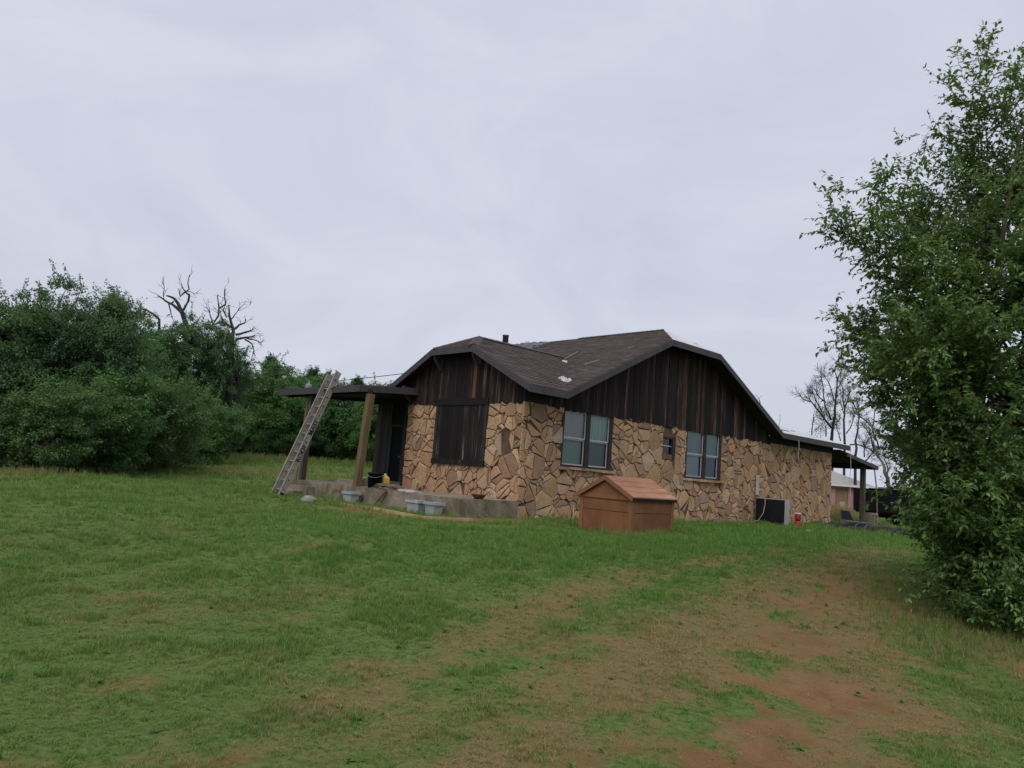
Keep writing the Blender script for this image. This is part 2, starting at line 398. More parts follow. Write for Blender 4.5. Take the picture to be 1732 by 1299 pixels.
def ground_mat():
    m = newmat('yard_soil_and_thatch'); t = NT(m)
    pos = t.n('ShaderNodeNewGeometry').outputs['Position']
    ad = t.n('ShaderNodeAttribute', attribute_name='dirt').outputs['Fac']; ay = t.n('ShaderNodeAttribute', attribute_name='dry').outputs['Fac']
    n1 = t.noise(pos, 3.0, 6, .62); n2 = t.noise(pos, 22, 5, .65); n3 = t.noise(pos, 110, 4, .7)
    green = t.ramp(n2, [(.3, (.055, .085, .022)), (.55, (.105, .155, .042)), (.75, (.16, .185, .06))])
    thatch = t.ramp(n3, [(.3, (.10, .073, .032)), (.55, (.195, .142, .062)), (.75, (.29, .225, .11))])
    red = t.ramp(n1, [(.3, (.15, .083, .036)), (.5, (.22, .124, .055)), (.72, (.265, .168, .088))])
    red = t.mix(t.ramp(n3, [(.35, (.55, .55, .55)), (.6, (0, 0, 0))]), red, (.085, .042, .026))
    red = t.mix(t.ramp(n2, [(.58, (0, 0, 0)), (.75, (.7, .7, .7))]), red, (.20, .155, .095))
    def edge(a, lo, hi, k):
        s = t.n('ShaderNodeMath', {0: t.n('ShaderNodeMath', {0: n2, 1: .5}, operation='SUBTRACT').outputs[0], 1: k, 2: a}, operation='MULTIPLY_ADD').outputs[0]
        return t.ramp(s, [(lo, (0, 0, 0)), (hi, (1, 1, 1))])
    c = t.mix(edge(ay, .22, .75, 1.1), green, thatch)
    c = t.mix(edge(ad, .32, .78, 1.0), c, red)
    hb = t.mix(.45, n2, n3)
    t.out(c, .97, hb, .8, .03, .1); return m
M['ground'] = ground_mat()
gme = fast_mesh('ground', np.stack([GX, GY, GZ], -1).reshape(-1, 3), quads, 'ground', True)
for nm, arr in (('dirt', mdirt), ('dry', mdry)):
    at_ = gme.attributes.new(nm, 'FLOAT', 'POINT'); at_.data.foreach_set('value', arr.astype(np.float32).ravel())
ground = link(bpy.data.objects.new('ground', gme)); tag(ground, kind='structure')

# ================================================================== HOUSE  (local x = along the side wall, y = along the front wall)
house = empty('stone_house', (HOUSE_C[0], HOUSE_C[1], 0), HROT, 'single storey tan fieldstone house with dark board gables and brown shingle roof', 'house')
def hw(s, t, z=0):                       # house-local point in world coordinates
    return np.array([HOUSE_C[0]+RD[0]*s+LD[0]*t, HOUSE_C[1]+RD[1]*s+LD[1]*t, z])
def on_s(x, y, s):                       # pixel ray meets the plane s = const -> (t, z)
    r = ray(x, y); c = np.array([*(HOUSE_C+RD*s), 0]); R3 = np.array([*RD, 0]); k = ((c-EYE)@R3)/(r@R3); p = EYE+r*k
    return (p[:2]-HOUSE_C)@LD, p[2]
def on_t(x, y, t):
    r = ray(x, y); c = np.array([*(HOUSE_C+LD*t), 0]); L3 = np.array([*LD, 0]); k = ((c-EYE)@L3)/(r@L3); p = EYE+r*k
    return (p[:2]-HOUSE_C)@RD, p[2]
SL, FWD, ST, SLAB = 19.25, 5.15, 3.10, .45      # side wall length, front wall width, stone top, porch slab top
MC, ME0, ME1, MSL = 7.25, 1.03, 13.47, .48      # main gable: centre, eaves, pitch
EZT = 3.48                                      # eave height
def zmain(s): return EZT+MSL*np.minimum(s-ME0, ME1-s)
CLIPH = 1.45; ZC = EZT+MSL*(MC-ME0-CLIPH); ZR = EZT+MSL*(MC-ME0)
FC, FE0, FE1, FSL, FCL = 2.725, -.6, 6.05, .504, .925
ZFC = EZT+FSL*(FC-FE0-FCL); ZFR = EZT+FSL*(FC-FE0)
RS, EO = -.42, -.6                               # rake plane of the front gable, eave line of the side
def zfront(t): return np.minimum(EZT+FSL*np.minimum(t-FE0, FE1-t), 99)

# openings
SIDE_OPEN = [(1.55, 3.80, 1.46, ST+.02), (6.42, 7.15, 1.98, 2.74), (7.76, 10.02, 1.45, ST+.02)]
FRONT_OPEN = [(1.38, 3.70, 1.31, ST+.02)]

def clip_poly(poly, n, d):               # keep points with n.p <= d
    out = []
    for i in range(len(poly)):
        a = poly[i]; b = poly[(i+1) % len(poly)]; da = n[0]*a[0]+n[1]*a[1]-d; db = n[0]*b[0]+n[1]*b[1]-d
        if da <= 0: out.append(a)
        if (da < 0 < db) or (db < 0 < da):
            q = da/(da-db); out.append((a[0]+(b[0]-a[0])*q, a[1]+(b[1]-a[1])*q))
    return out
def area(p): return .5*abs(sum(p[i][0]*p[(i+1) % len(p)][1]-p[(i+1) % len(p)][0]*p[i][1] for i in range(len(p))))

def masonry(u0, u1, v0, v1, opens, seed, extra_bottom=None):
    r = random.Random(seed); seeds = []
    def inside(x, y, m=0):
        return any(a-m < x < b+m and c-m < y < d+m for a, b, c, d in opens)
    for rad, tries in ((.36, 90), (.28, 320), (.20, 1000), (.135, 2800), (.08, 3000)):
        rad0 = rad
        for _ in range(int(tries*(u1-u0)/10)):
            x = r.uniform(u0, u1); y = r.uniform(v0, v1); rad = rad0*r.uniform(.8, 1.15)
            if inside(x, y, rad*.25): continue
            ok = True
            for (a, b, q) in seeds:
                ddx, ddy = a-x, (b-y)*(1.0 if q > .15 else .8)
                if ddx*ddx+ddy*ddy < ((rad+q)*(.56 if rad < .13 else .64))**2: ok = False; break
            if ok: seeds.append((x, y, rad))
    cells = []
    gap = .010
    for i, (x, y, q) in enumerate(seeds):
        poly = [(max(u0, x-1), max(v0, y-1)), (min(u1, x+1), max(v0, y-1)), (min(u1, x+1), min(v1, y+1)), (max(u0, x-1), min(v1, y+1))]
        for j, (a, b, p) in enumerate(seeds):
            if i == j or abs(a-x) > 1.4 or abs(b-y) > 1.4: continue
            nx_, ny_ = a-x, b-y; D = math.hypot(nx_, ny_)
            off = (D*D+q*q-p*p)/(2*D)-(.0 if abs(nx_) < 9 else 0)-gap*r.uniform(.6, 1.35)
            poly = clip_poly(poly, (nx_/D, ny_/D), (nx_*x+ny_*y)/D+off)
            if len(poly) < 3: break
        if len(poly) < 3: continue
        for (a, b, c, d) in opens:
            if len(poly) < 3: break
            xs = [p[0] for p in poly]; ys = [p[1] for p in poly]
            if max(xs) > a and min(xs) < b and max(ys) > c and min(ys) < d:
                cand = [clip_poly(poly, (1, 0), a-.004), clip_poly(poly, (-1, 0), -b-.004), clip_poly(poly, (0, 1), c-.004)]
                poly = max(cand, key=lambda z: area(z) if len(z) > 2 else 0)
        if len(poly) < 3: continue
        pieces = [poly]
        for _ in range(2):                  # some blocks are broken across, at any angle
            nxt = []
            for pc in pieces:
                ar = area(pc)
                if ar > .035 and r.random() < (.55 if ar > .11 else .24):
                    cx_ = sum(z[0] for z in pc)/len(pc); cy_ = sum(z[1] for z in pc)/len(pc); an = r.uniform(0, math.pi); nn = (math.cos(an), math.sin(an))
                    d_ = nn[0]*cx_+nn[1]*cy_+r.uniform(-.28, .28)*math.sqrt(ar); g_ = gap*r.uniform(.6, 1.3)
                    nxt += [clip_poly(pc, nn, d_-g_), clip_poly(pc, (-nn[0], -nn[1]), -d_-g_)]
                else: nxt.append(pc)
            pieces = [q_ for q_ in nxt if len(q_) > 2]
        for poly in pieces:
            if area(poly) < .0035: continue
            n = len(poly); out = []
            for k in range(n):
                p0, p1, p2 = poly[k-1], poly[k], poly[(k+1) % n]
                l0 = math.dist(p0, p1); l2 = math.dist(p1, p2)
                if l0 < .012 or l2 < .012: continue
                c0 = min(.4, r.uniform(.003, .022)/l0); c2 = min(.4, r.uniform(.003, .022)/l2)
                out.append((p1[0]+(p0[0]-p1[0])*c0, p1[1]+(p0[1]-p1[1])*c0)); out.append((p1[0]+(p2[0]-p1[0])*c2, p1[1]+(p2[1]-p1[1])*c2))
                if l2 > .16:
                    mx_, my_ = (p1[0]+p2[0])/2, (p1[1]+p2[1])/2; cxx = sum(z[0] for z in poly)/n; cyy = sum(z[1] for z in poly)/n
                    e = r.uniform(-.004, .022)/max(.05, math.hypot(cxx-mx_, cyy-my_)); out.append((mx_+(cxx-mx_)*e, my_+(cyy-my_)*e))
            if len(out) < 5: out = poly
            cells.append(out)
    return cells
def stone_geo(poly, to3, r):
    n = len(poly); cx = sum(p[0] for p in poly)/n; cy = sum(p[1] for p in poly)/n
    dep = r.uniform(.018, .05); tx, ty = r.gauss(0, .04), r.gauss(0, .04)
    v = [to3(p[0], p[1], -.02) for p in poly]
    v += [to3(p[0], p[1], dep*.7) for p in poly]
    v += [to3(cx+(p[0]-cx)*.945, cy+(p[1]-cy)*.945, dep+(p[0]-cx)*tx+(p[1]-cy)*ty+r.uniform(-.004, .004)) for p in poly]
    v.append(to3(cx, cy, dep+r.uniform(0, .012)))
    f = []
    for a in (0, 1):
        for k in range(n): f.append((a*n+k, a*n+(k+1) % n, (a+1)*n+(k+1) % n, (a+1)*n+k))
    for k in range(n): f.append((2*n+k, 2*n+(k+1) % n, 3*n))
    return v, f
side3 = lambda u, v, d: (u, -d, v)
front3 = lambda u, v, d: (-d, u, v)
def wall_boxes(mb, u0, u1, v0, v1, opens, box):
    us = sorted({u0, u1, *[a for o in opens for a in o[:2]]})
    for a, b in zip(us[:-1], us[1:]):
        op = [o for o in opens if o[0] <= a+1e-6 and o[1] >= b-1e-6]
        if not op: box(a, b, v0, v1)
        else:
            o = op[0]; box(a, b, v0, o[2])
            if o[3] < v1-.05: box(a, b, o[3], v1)
mb = MB(); wall_boxes(mb, 0, SL, -.4, ST, SIDE_OPEN, lambda a, b, c, d: mb.box((a, 0, c), (b, .22, d)))
side_wall = mb.mk('side_wall', 'mortar', house, center=False); side_wall['label'] = 'long fieldstone wall with two paired windows and a small window'
mb = MB(); wall_boxes(mb, .221, FWD, -.4, ST, FRONT_OPEN, lambda a, b, c, d: mb.box((0, a, c), (.22, b, d)))
mb.add([], [])
front_wall = mb.mk('front_wall', 'mortar', house, center=False); front_wall['label'] = 'fieldstone wall with the boarded window'
cs = [('s', c) for c in masonry(-.03, SL, -.08, ST, SIDE_OPEN, 5)]
cf = [('f', c) for c in masonry(0.0, FWD, SLAB-.02, ST, FRONT_OPEN, 9)]
allc = sorted(cs+cf, key=lambda q: -area(q[1])); print('stones', len(cs), len(cf))
rr = random.Random(21); small = {'s': MB(), 'f': MB()}
for i, (w, c) in enumerate(allc):
    to3 = side3 if w == 's' else front3
    v, f = stone_geo(c, to3, rr)
    if i < 300: mk('stone', v, f, 'stone', side_wall if w == 's' else front_wall)
    else: small[w].add(v, f)
for w, par in (('s', side_wall), ('f', front_wall)):
    if small[w].v:
        o = small[w].mk('small_stones', 'stone_i', par, center=False); o['kind'] = 'stuff'
# walls that face away from the yard
mb = MB(); mb.box((SL-.22, .221, -.4), (SL, 9.65, ST)); mb.box((1.8, 9.43, -.4), (SL-.221, 9.65, ST)); mb.box((.221, FWD-.2, -.4), (1.8, FWD-.001, ST))
mb.mk('rear_wall', 'mortar', house, center=False)
MB().box((SL-.1, .05, ST), (SL, 9.6, 3.6)).mk('frieze_board', 'dark', house)
mb = MB(); mb.box((.05, .23, .30), (SL-.3, 9.4, .36)); mb.mk('floor', 'dark', house)

# recessed porch wall of dark vertical boards, door
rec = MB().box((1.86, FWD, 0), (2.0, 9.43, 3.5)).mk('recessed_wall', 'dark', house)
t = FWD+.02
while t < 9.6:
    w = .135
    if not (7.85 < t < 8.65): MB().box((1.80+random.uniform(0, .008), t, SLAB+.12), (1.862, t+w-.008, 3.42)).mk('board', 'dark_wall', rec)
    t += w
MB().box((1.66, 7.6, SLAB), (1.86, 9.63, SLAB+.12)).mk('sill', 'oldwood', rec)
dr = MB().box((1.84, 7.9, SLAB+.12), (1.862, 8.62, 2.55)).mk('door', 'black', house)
MB().box((1.80, 7.86, SLAB+.12), (1.835, 7.93, 2.6)).box((1.80, 8.6, SLAB+.12), (1.835, 8.67, 2.6)).box((1.80, 7.93, 2.53), (1.835, 8.6, 2.6)).mk('frame', 'trim', dr)
MB().tube([(1.80, 7.99, 1.45), (1.77, 7.99, 1.45)], .03, 8).mk('handle', 'alu', dr)

# gables: vertical boards over dark sheathing
def gable(name, u0, u1, roof, to3, seed, bw, reds=(), label=None):
    r = random.Random(seed)
    pts = [(u0, ST+.003)] + [(u0+(u1-u0)*k/40, max(ST+.01, roof(u0+(u1-u0)*k/40)-.17)) for k in range(41)] + [(u1, ST+.003)]
    v = [to3(u, z, -.03) for u, z in pts]+[to3(u, z, -.09) for u, z in pts]; n = len(pts)
    g = mk(name, v, [tuple(range(n)), tuple(range(2*n-1, n-1, -1))]+[(k, n+k, n+(k+1) % n, (k+1) % n) for k in range(n)], 'dark', house)
    u = u0; i = 0
    while u < u1-.03:
        w = min(bw*r.uniform(.8, 1.2), u1-u); a, b = u+.004, u+w-.004
        za, zb = roof(a)-.12, roof(b)-.12; lo = ST-r.uniform(.03, .075)
        if max(za, zb) > ST+.05:
            d0, d1 = .012+r.uniform(0, .012), -.029
            v = [to3(a, lo, d1), to3(b, lo, d1), to3(b, zb, d1), to3(a, za, d1), to3(a, lo, d0), to3(b, lo, d0), to3(b, zb, d0), to3(a, za, d0)]
            bo = mk('board', v, [(0, 3, 2, 1), (4, 5, 6, 7), (0, 1, 5, 4), (1, 2, 6, 5), (2, 3, 7, 6), (3, 0, 4, 7)], 'siding_red' if i == 13 and reds else 'siding', g)
        i += 1; u += w
    return g
up_side = lambda u, z, d: (u, -d-.03, z); up_front = lambda u, z, d: (-d-.03, u, z)
gable('side_gable', .9, 13.6, lambda s: min(float(zmain(s)), ZC), up_side, 4, .15)
gable('front_gable', .03, FWD, lambda t_: min(float(zfront(t_)), ZFC), up_front, 6, .145, (13, 14))
MB().box((-.04, -.055, ST+.002), (.895, .02, 3.64)).mk('frieze_board', 'dark', house)
MB().box((13.605, -.055, ST+.002), (SL+.03, .02, 3.515)).mk('frieze_board', 'dark', house)

# roof decks
def plane_z(fn, pts): return [(p[0], p[1], float(fn(*p))) for p in pts]
def deck(name, pts, mat, th=.10, parent=house):
    n = len(pts); v = list(pts)+[(p[0], p[1], p[2]-th) for p in pts]
    return mk(name, v, [tuple(range(n)), tuple(range(2*n-1, n-1, -1))]+[(k, n+k, n+(k+1) % n, (k+1) % n) for k in range(n)], mat, parent)
TE = 10.25                                  # far eave of the main roof
HIPT = .78
f_ml = lambda s, t_: EZT+MSL*(s-ME0); f_mr = lambda s, t_: EZT+MSL*(ME1-s)
f_hip = lambda s, t_: ZC+(ZR-ZC)*(t_-EO)/(HIPT-EO)
f_fr = lambda s, t_: EZT+FSL*(t_-FE0); f_fl = lambda s, t_: EZT+FSL*(FE1-t_)
FH = .55; SV = ME0+(ZFR-EZT)/MSL
f_fh = lambda s, t_: ZFC+(ZFR-ZFC)*(s-RS)/(FH-RS)
REARS = 19.72; f_rr = lambda s, t_: EZT+.255*(t_-EO)
P_ML = [(ME0, EO), (MC-CLIPH, EO), (MC, HIPT), (MC, TE-1.4), (MC-CLIPH, TE), (ME0, TE)]
P_MR = [(MC, HIPT), (MC+CLIPH, EO), (ME1, EO), (ME1, TE), (MC+CLIPH, TE), (MC, TE-1.4)]
P_H = [(MC-CLIPH, EO), (MC+CLIPH, EO), (MC, HIPT)]
P_FR = [(RS, FE0), (ME0, FE0), (SV, FC), (FH, FC), (RS, FC-FCL)]
P_FL = [(RS, FC+FCL), (FH, FC), (SV, FC), (ME0, FE1), (RS, FE1)]
P_FH = [(RS, FC-FCL), (FH, FC), (RS, FC+FCL)]
P_RR = [(13.44, EO), (REARS, EO), (REARS, 4.5), (10.68, 4.5)]
roof = deck('roof', plane_z(f_ml, P_ML), 'dark')
def felted(pts, label=None):
    d = deck('roof_slope', pts, 'dark')
    if label: d['label'] = label
    deck('underlayment', [(p[0], p[1], p[2]+.012) for p in pts], 'felt', .009, d); return d
d2 = felted(plane_z(f_mr, P_MR), 'roof slope under pale bare underlayment')
felted(plane_z(f_hip, P_H))
r_fr = deck('roof_slope', plane_z(f_fr, P_FR), 'dark'); r_fl = deck('roof_slope', plane_z(f_fl, P_FL), 'dark'); r_fh = deck('roof_slope', plane_z(f_fh, P_FH), 'dark')
r_rr = felted(plane_z(f_rr, P_RR), 'rear roof slope under pale bare underlayment')
felted([(10.9, 4.5, f_rr(0, 4.5)), (REARS, 4.5, f_rr(0, 4.5)), (REARS, 9.9, EZT), (10.9, 9.9, EZT)])
mk('far_gable', [(1.9, 9.6, ST), (12.6, 9.6, ST), (MC+CLIPH, 9.6, ZC-.12), (MC-CLIPH, 9.6, ZC-.12)], [(0, 1, 2, 3)], 'siding', house)

# shingles: tabs laid in courses, clipped to each slope
def shingles(par, fn, poly, along, seed, expo=.150, tabw=.32, lift=.006):
    # 'along' = 's' : courses run along s, and climb in t (or the reverse)
    r = random.Random(seed); mb = MB()
    if along == 's': P2 = [(p[0], p[1]) for p in poly]
    else: P2 = [(p[1], p[0]) for p in poly]
    if sum(P2[i][0]*P2[(i+1) % len(P2)][1]-P2[(i+1) % len(P2)][0]*P2[i][1] for i in range(len(P2))) < 0: P2 = P2[::-1]
    zz = (lambda a, b: float(fn(a, b))) if along == 's' else (lambda a, b: float(fn(b, a)))
    us = [p[0] for p in P2]; vs = [p[1] for p in P2]
    lowfirst = zz(us[0], min(vs)) < zz(us[0], max(vs))
    pitch = abs(zz(us[0], max(vs))-zz(us[0], min(vs)))/(max(vs)-min(vs)); st = expo/math.sqrt(1+pitch*pitch)
    nrow = int((max(vs)-min(vs))/st)+1
    edges = []
    for i in range(len(P2)):
        a, b = P2[i], P2[(i+1) % len(P2)]; ex, ey = b[0]-a[0], b[1]-a[1]; L = math.hypot(ex, ey)
        if L > 1e-6: edges.append(((ey/L, -ex/L), (ey*a[0]-ex*a[1])/L+.012))
    for k in range(nrow):
        va, vb = (min(vs)+k*st, min(vs)+(k+1)*st) if lowfirst else (max(vs)-k*st, max(vs)-(k+1)*st)
        off = r.uniform(0, tabw); u = min(us)-off; jl = r.gauss(0, .004)
        while u < max(us):
            w = tabw*r.uniform(.55, 1.35)
            q = [(u+.004, min(va, vb)), (u+w-.004, min(va, vb)), (u+w-.004, max(va, vb)), (u+.004, max(va, vb))]
            for nn, d in edges:
                q = clip_poly(q, nn, d)
                if len(q) < 3: break
            if len(q) >= 3 and area(q) > .0008:
                lo = va; hh = .017+r.uniform(0, .014); jj = r.gauss(0, .006)
                P3 = []
                for (uu, vv) in q:
                    fr_ = abs(vv-lo)/st; h_ = lift+hh*(1-fr_)+.001
                    vv2 = vv-(jj+jl)*(1 if lowfirst else -1)*(1 if fr_ < .5 else 0)
                    z = zz(uu, vv2)+h_
                    P3.append((uu, vv2, z) if along == 's' else (vv2, uu, z))
                n = len(P3); v = P3+[(x, y, z-hh-.004) for x, y, z in P3]
                mb.add(v, [tuple(range(n))]+[(m, n+m, n+(m+1) % n, (m+1) % n) for m in range(n)])
            u += w
    o = mb.mk('shingles', 'shingle', par, center=False); o['kind'] = 'stuff'
    return o
shingles(roof, f_ml, P_ML, 't', 31); shingles(r_fr, f_fr, P_FR, 's', 32); shingles(r_fl, f_fl, P_FL, 's', 33); shingles(r_fh, f_fh, P_FH, 't', 34)
def caps(p, q, par, n):                     # ridge and hip caps
    mb = MB(); p = np.array(p, float); q = np.array(q, float); d = (q-p)/np.linalg.norm(q-p); a = np.array([-d[1], d[0], 0]); a /= np.linalg.norm(a)
    for k in range(n):
        x0 = p+(q-p)*k/n; x1 = p+(q-p)*(k+1.1)/n; u = np.array([0, 0, .028+.01]); w = a*.15; dz = np.array([0, 0, -.065])
        mb.add([x0+u+(0, 0, .008), x1+u, x1+w+dz+u, x0+w+dz+u, x0-w+dz+u, x1-w+dz+u], [(0, 1, 2, 3), (1, 0, 4, 5)])
    mb.mk('ridge_cap', 'shingle', par, center=False)
caps((FH, FC, ZFR), (SV-.1, FC, ZFR), r_fr, 16); caps((MC, HIPT, ZR), (MC, 4.6, ZR), roof, 18)
caps((RS, FC-FCL, ZFC), (FH, FC, ZFR), r_fh, 6); caps((RS, FC+FCL, ZFC), (FH, FC, ZFR), r_fh, 6)
# pale strip of bare deck edge and ripped patches on the rear slopes
def patch(par, fn, cx, cy, w, h, mat, name, up=.03):
    v = []
    r = random.Random(int(cx*100)); n = 9
    for k in range(n):
        a = 2*math.pi*k/n; x = cx+w*math.cos(a)*r.uniform(.7, 1.1); y = cy+h*math.sin(a)*r.uniform(.7, 1.1); v.append((x, y, float(fn(x, y))+up))
    vv = v+[(x, y, z-up*.8) for x, y, z in v]
    mk(name, vv, [tuple(range(n))]+[(k, n+k, n+(k+1) % n, (k+1) % n) for k in range(n)], mat, house)
for cx, cy, w, h in ((14.9, 1.5, .35, .22), (15.4, 2.6, .25, .16), (16.9, 2.9, .6, .25), (15.9, .6, .5, .1), (18.2, 1.3, .12, .1)):
    patch(house, f_rr, cx, cy, w, h, 'dark', 'torn_patch')

# fascia boards
def fascia(p, q, out, h=.20, th=.035, mat='trim', name='fascia', parent=house, drop=0):
    p = np.array(p, float)-(0, 0, drop); q = np.array(q, float)-(0, 0, drop); o = np.array(out, float)*th; dz = np.array([0, 0, -h])
    v = [p, q, q+dz, p+dz, p+o, q+o, q+o+dz, p+o+dz]
    return mk(name, v, [(0, 1, 2, 3), (7, 6, 5, 4), (0, 4, 5, 1), (1, 5, 6, 2), (2, 6, 7, 3), (3, 7, 4, 0)], mat, parent)
fo, so = (-1, 0, 0), (0, -1, 0)
fascia((RS, FE1+.02, EZT), (RS, FC+FCL, ZFC), fo); fascia((RS, FC+FCL, ZFC), (RS, FC-FCL, ZFC), fo); fascia((RS, FC-FCL, ZFC), (RS, FE0-.034, EZT), fo)
fascia((RS+.001, EO, EZT), (ME0, EO, EZT), so); fascia((ME0, EO, EZT), (MC-CLIPH, EO, ZC), so); fascia((MC-CLIPH, EO, ZC), (MC+CLIPH, EO, ZC), so)
fascia((MC+CLIPH, EO, ZC), (ME1, EO, EZT), so); fascia((ME1, EO, EZT), (REARS+.034, EO, EZT-.02), so)
fascia((REARS, EO, EZT), (REARS, 4.5, f_rr(0, 4.5)), (1, 0, 0))
# knee brackets under the front rake
def bracket(t_, zt):
    b = MB(); b.bar((-.05, t_, zt-.42), (-.05, t_, zt), .09, .07, (1, 0, 0)); b.bar((-.09, t_, zt-.03), (RS+.04, t_, zt-.03), .07, .08)
    b.bar((-.09, t_, zt-.40), (RS+.07, t_, zt-.07), .06, .08); b.mk('bracket', 'trim', house)
bracket(FC+FCL-.05, ZFC-.20); bracket(FC-FCL+.05, ZFC-.20); bracket(5.08, 3.62)

# windows
def curtain_and_reflection(par, a, b, z0, z1, depth, mat, waves, amp=.022, face='side'):
    n = 48; v = []; f = []
    for k in range(n+1):
        u = a+(b-a)*k/n; d = depth+amp*math.sin(2*math.pi*waves*k/n)+amp*.4*math.sin(5.1*k/n*waves)
        v += [(u, d, z0), (u, d, z1)]
    for k in range(n): f.append((2*k, 2*k+2, 2*k+3, 2*k+1))
    return mk('curtain_and_reflection', v, f, mat, par)
def sub(o, par): o.location = Vector(o.location)-Vector(par.location); o.parent = par; return o
def paired_window(a, b, z0, z1, cols, label, mull):
    w = MB(); d0, d1 = -.02, .16
    mid = (a+b)/2+mull; fwid = .075
    rt = b-.14
    w.box((a, d0, z0), (a+fwid, d1, z1)); w.box((rt, d0, z0), (b, d1, z1)); w.box((mid-.085, d0, z0), (mid+.085, d1, z1))
    w.box((a+fwid, d0, z1-.05), (mid-.085, d1, z1)); w.box((mid+.085, d0, z1-.05), (rt, d1, z1))
    w.box((a+fwid, d0, z0), (mid-.085, d1, z0+.06)); w.box((mid+.085, d0, z0), (rt, d1, z0+.06))
    win = w.mk('window', 'frame', house); win['label'] = label
    k = 0
    for (ua, ub) in ((a+fwid, mid-.085), (mid+.085, rt)):
        zl, zh = z0+.06, z1-.05; zm = zl+(zh-zl)*.485; s = .038
        sash = MB()
        for (p, q, dd) in ((zl, zm, .055), (zm, zh, .03)):
            sash.box((ua, dd-.012, p), (ua+s, dd+.022, q)); sash.box((ub-s, dd-.012, p), (ub, dd+.022, q))
            sash.box((ua+s, dd-.012, p), (ub-s, dd+.022, p+s)); sash.box((ua+s, dd-.012, q-s), (ub-s, dd+.022, q))
        sub(sash.mk('sash', 'sash', house), win)
        for (p, q, dd) in ((zm, zh, .036), (zl, zm, .061)):
            sub(mk('pane', [(ua+s-.002, dd, p+s-.002), (ub-s+.002, dd, p+s-.002), (ub-s+.002, dd, q-s+.002), (ua+s-.002, dd, q-s+.002)], [(0, 1, 2, 3)], 'glass', house), win)
            c = cols[k]; k += 1
            if c:
                cu_ = curtain_and_reflection(win, ua-.02, ub+.02, p-.03, q+.03, .115 if q == zh else .135, sheet_mat('curtain_and_reflection_tone', c[0]), c[1])  # upper sheets are curtains; lower ones carry painted pane reflections
    sub(MB().box((a-.1, .24, z0-.1), (b+.1, .30, z1+.1)).mk('dark_room_sheet', 'dark', house), win)  # dark sheet standing in for the unlit room behind the glass
    return win
paired_window(1.55, 3.80, 1.46, ST+.02, [((.54, .50, .48), 3), ((.32, .44, .35), .5), ((.50, .64, .56), 6), ((.13, .20, .21), .5)], 'paired sash window with pale green pleated curtains', 0.0)  # lower-pane tones imitate sky and greenery reflected in the glass
paired_window(7.76, 10.02, 1.45, ST+.02, [((.24, .34, .33), 5), ((.42, .45, .49), .5), ((.23, .35, .33), 6), ((.07, .095, .135), .5)], 'paired sash window with dark teal curtains', 0.05)
sw = MB(); a, b, z0, z1 = SIDE_OPEN[1]
sw.box((a, .0, z0), (a+.07, .16, z1)); sw.box((b-.14, .0, z0), (b, .16, z1)); sw.box((a+.07, .0, z1-.07), (b-.14, .16, z1)); sw.box((a+.07, .02, z0), (b-.14, .16, z0+.19))
sw = sw.mk('window', 'frame', house); sw['label'] = 'small single window with rusty lower panel'
sub(MB().box((a+.09, .0, z0+.02), (b-.16, .025, z0+.18)).mk('lower_panel', 'brown', house), sw)
sub(mk('pane', [(a+.068, .08, z0+.188), (b-.138, .08, z0+.188), (b-.138, .08, z1-.068), (a+.068, .08, z1-.068)], [(0, 1, 2, 3)], 'glass', house), sw)
sub(MB().box((a+.07, .06, 2.42), (b-.14, .075, 2.45)).mk('sash', 'sash', house), sw)
sub(MB().box((a-.1, .24, z0-.1), (b+.1, .30, z1+.1)).mk('dark_room_sheet', 'dark', house), sw)  # same dark sheet in place of the room's shade
def sill(a, b, z):                          # rough stone sill
    r = random.Random(int(a*100)); u = a-.12
    while u < b+.05:
        w = r.uniform(.28, .55); w = min(w, b+.14-u); d = r.uniform(.11, .16); h = r.uniform(.06, .085)
        pts = [(u+.008, -.01), (u+w-.008, -.01), (u+w-r.uniform(.01, .05), -d), (u+w*.5, -d-r.uniform(-.01, .02)), (u+r.uniform(.01, .05), -d)]
        n = len(pts); v = [(x, y, z-h) for x, y in pts]+[(x, y, z+r.uniform(-.006, .006)) for x, y in pts]
        mk('sill_stone', v, [tuple(range(n-1, -1, -1)), tuple(range(n, 2*n))]+[(k, (k+1) % n, n+(k+1) % n, n+k) for k in range(n)], 'stone', house)
        u += w
sill(1.55, 3.80, 1.455); sill(7.76, 10.02, 1.445)

# boarded window on the front
a, b, z0, z1 = FRONT_OPEN[0]
bwin = MB().box((.0, a, z0), (.12, b, z1)).mk('boarded_window', 'dark', house); bwin['label'] = 'window shut with blackened vertical boards'
sub(MB().box((-.075, a-.02, z1-.10), (0, b+.02, z1+.10)).mk('head_trim', 'shutter', house), bwin)
sub(MB().box((-.085, a-.02, z0-.02), (0, b+.02, z0+.13)).mk('sill_board', 'shutter', house), bwin)
sub(MB().box((-.065, a, z0+.13), (-.001, a+.10, z1-.10)).mk('side_trim', 'frame', house), bwin); sub(MB().box((-.065, b-.10, z0+.13), (-.001, b, z1-.10)).mk('side_trim', 'frame', house), bwin)
u = a+.10
while u < b-.11:
    w = min(random.uniform(.13, .2), b-.10-u)
    sub(MB().box((-.045-random.uniform(0, .012), u+.004, z0+.131), (-.002, u+w-.004, z1-.101)).mk('board', 'shutter', house), bwin); u += w

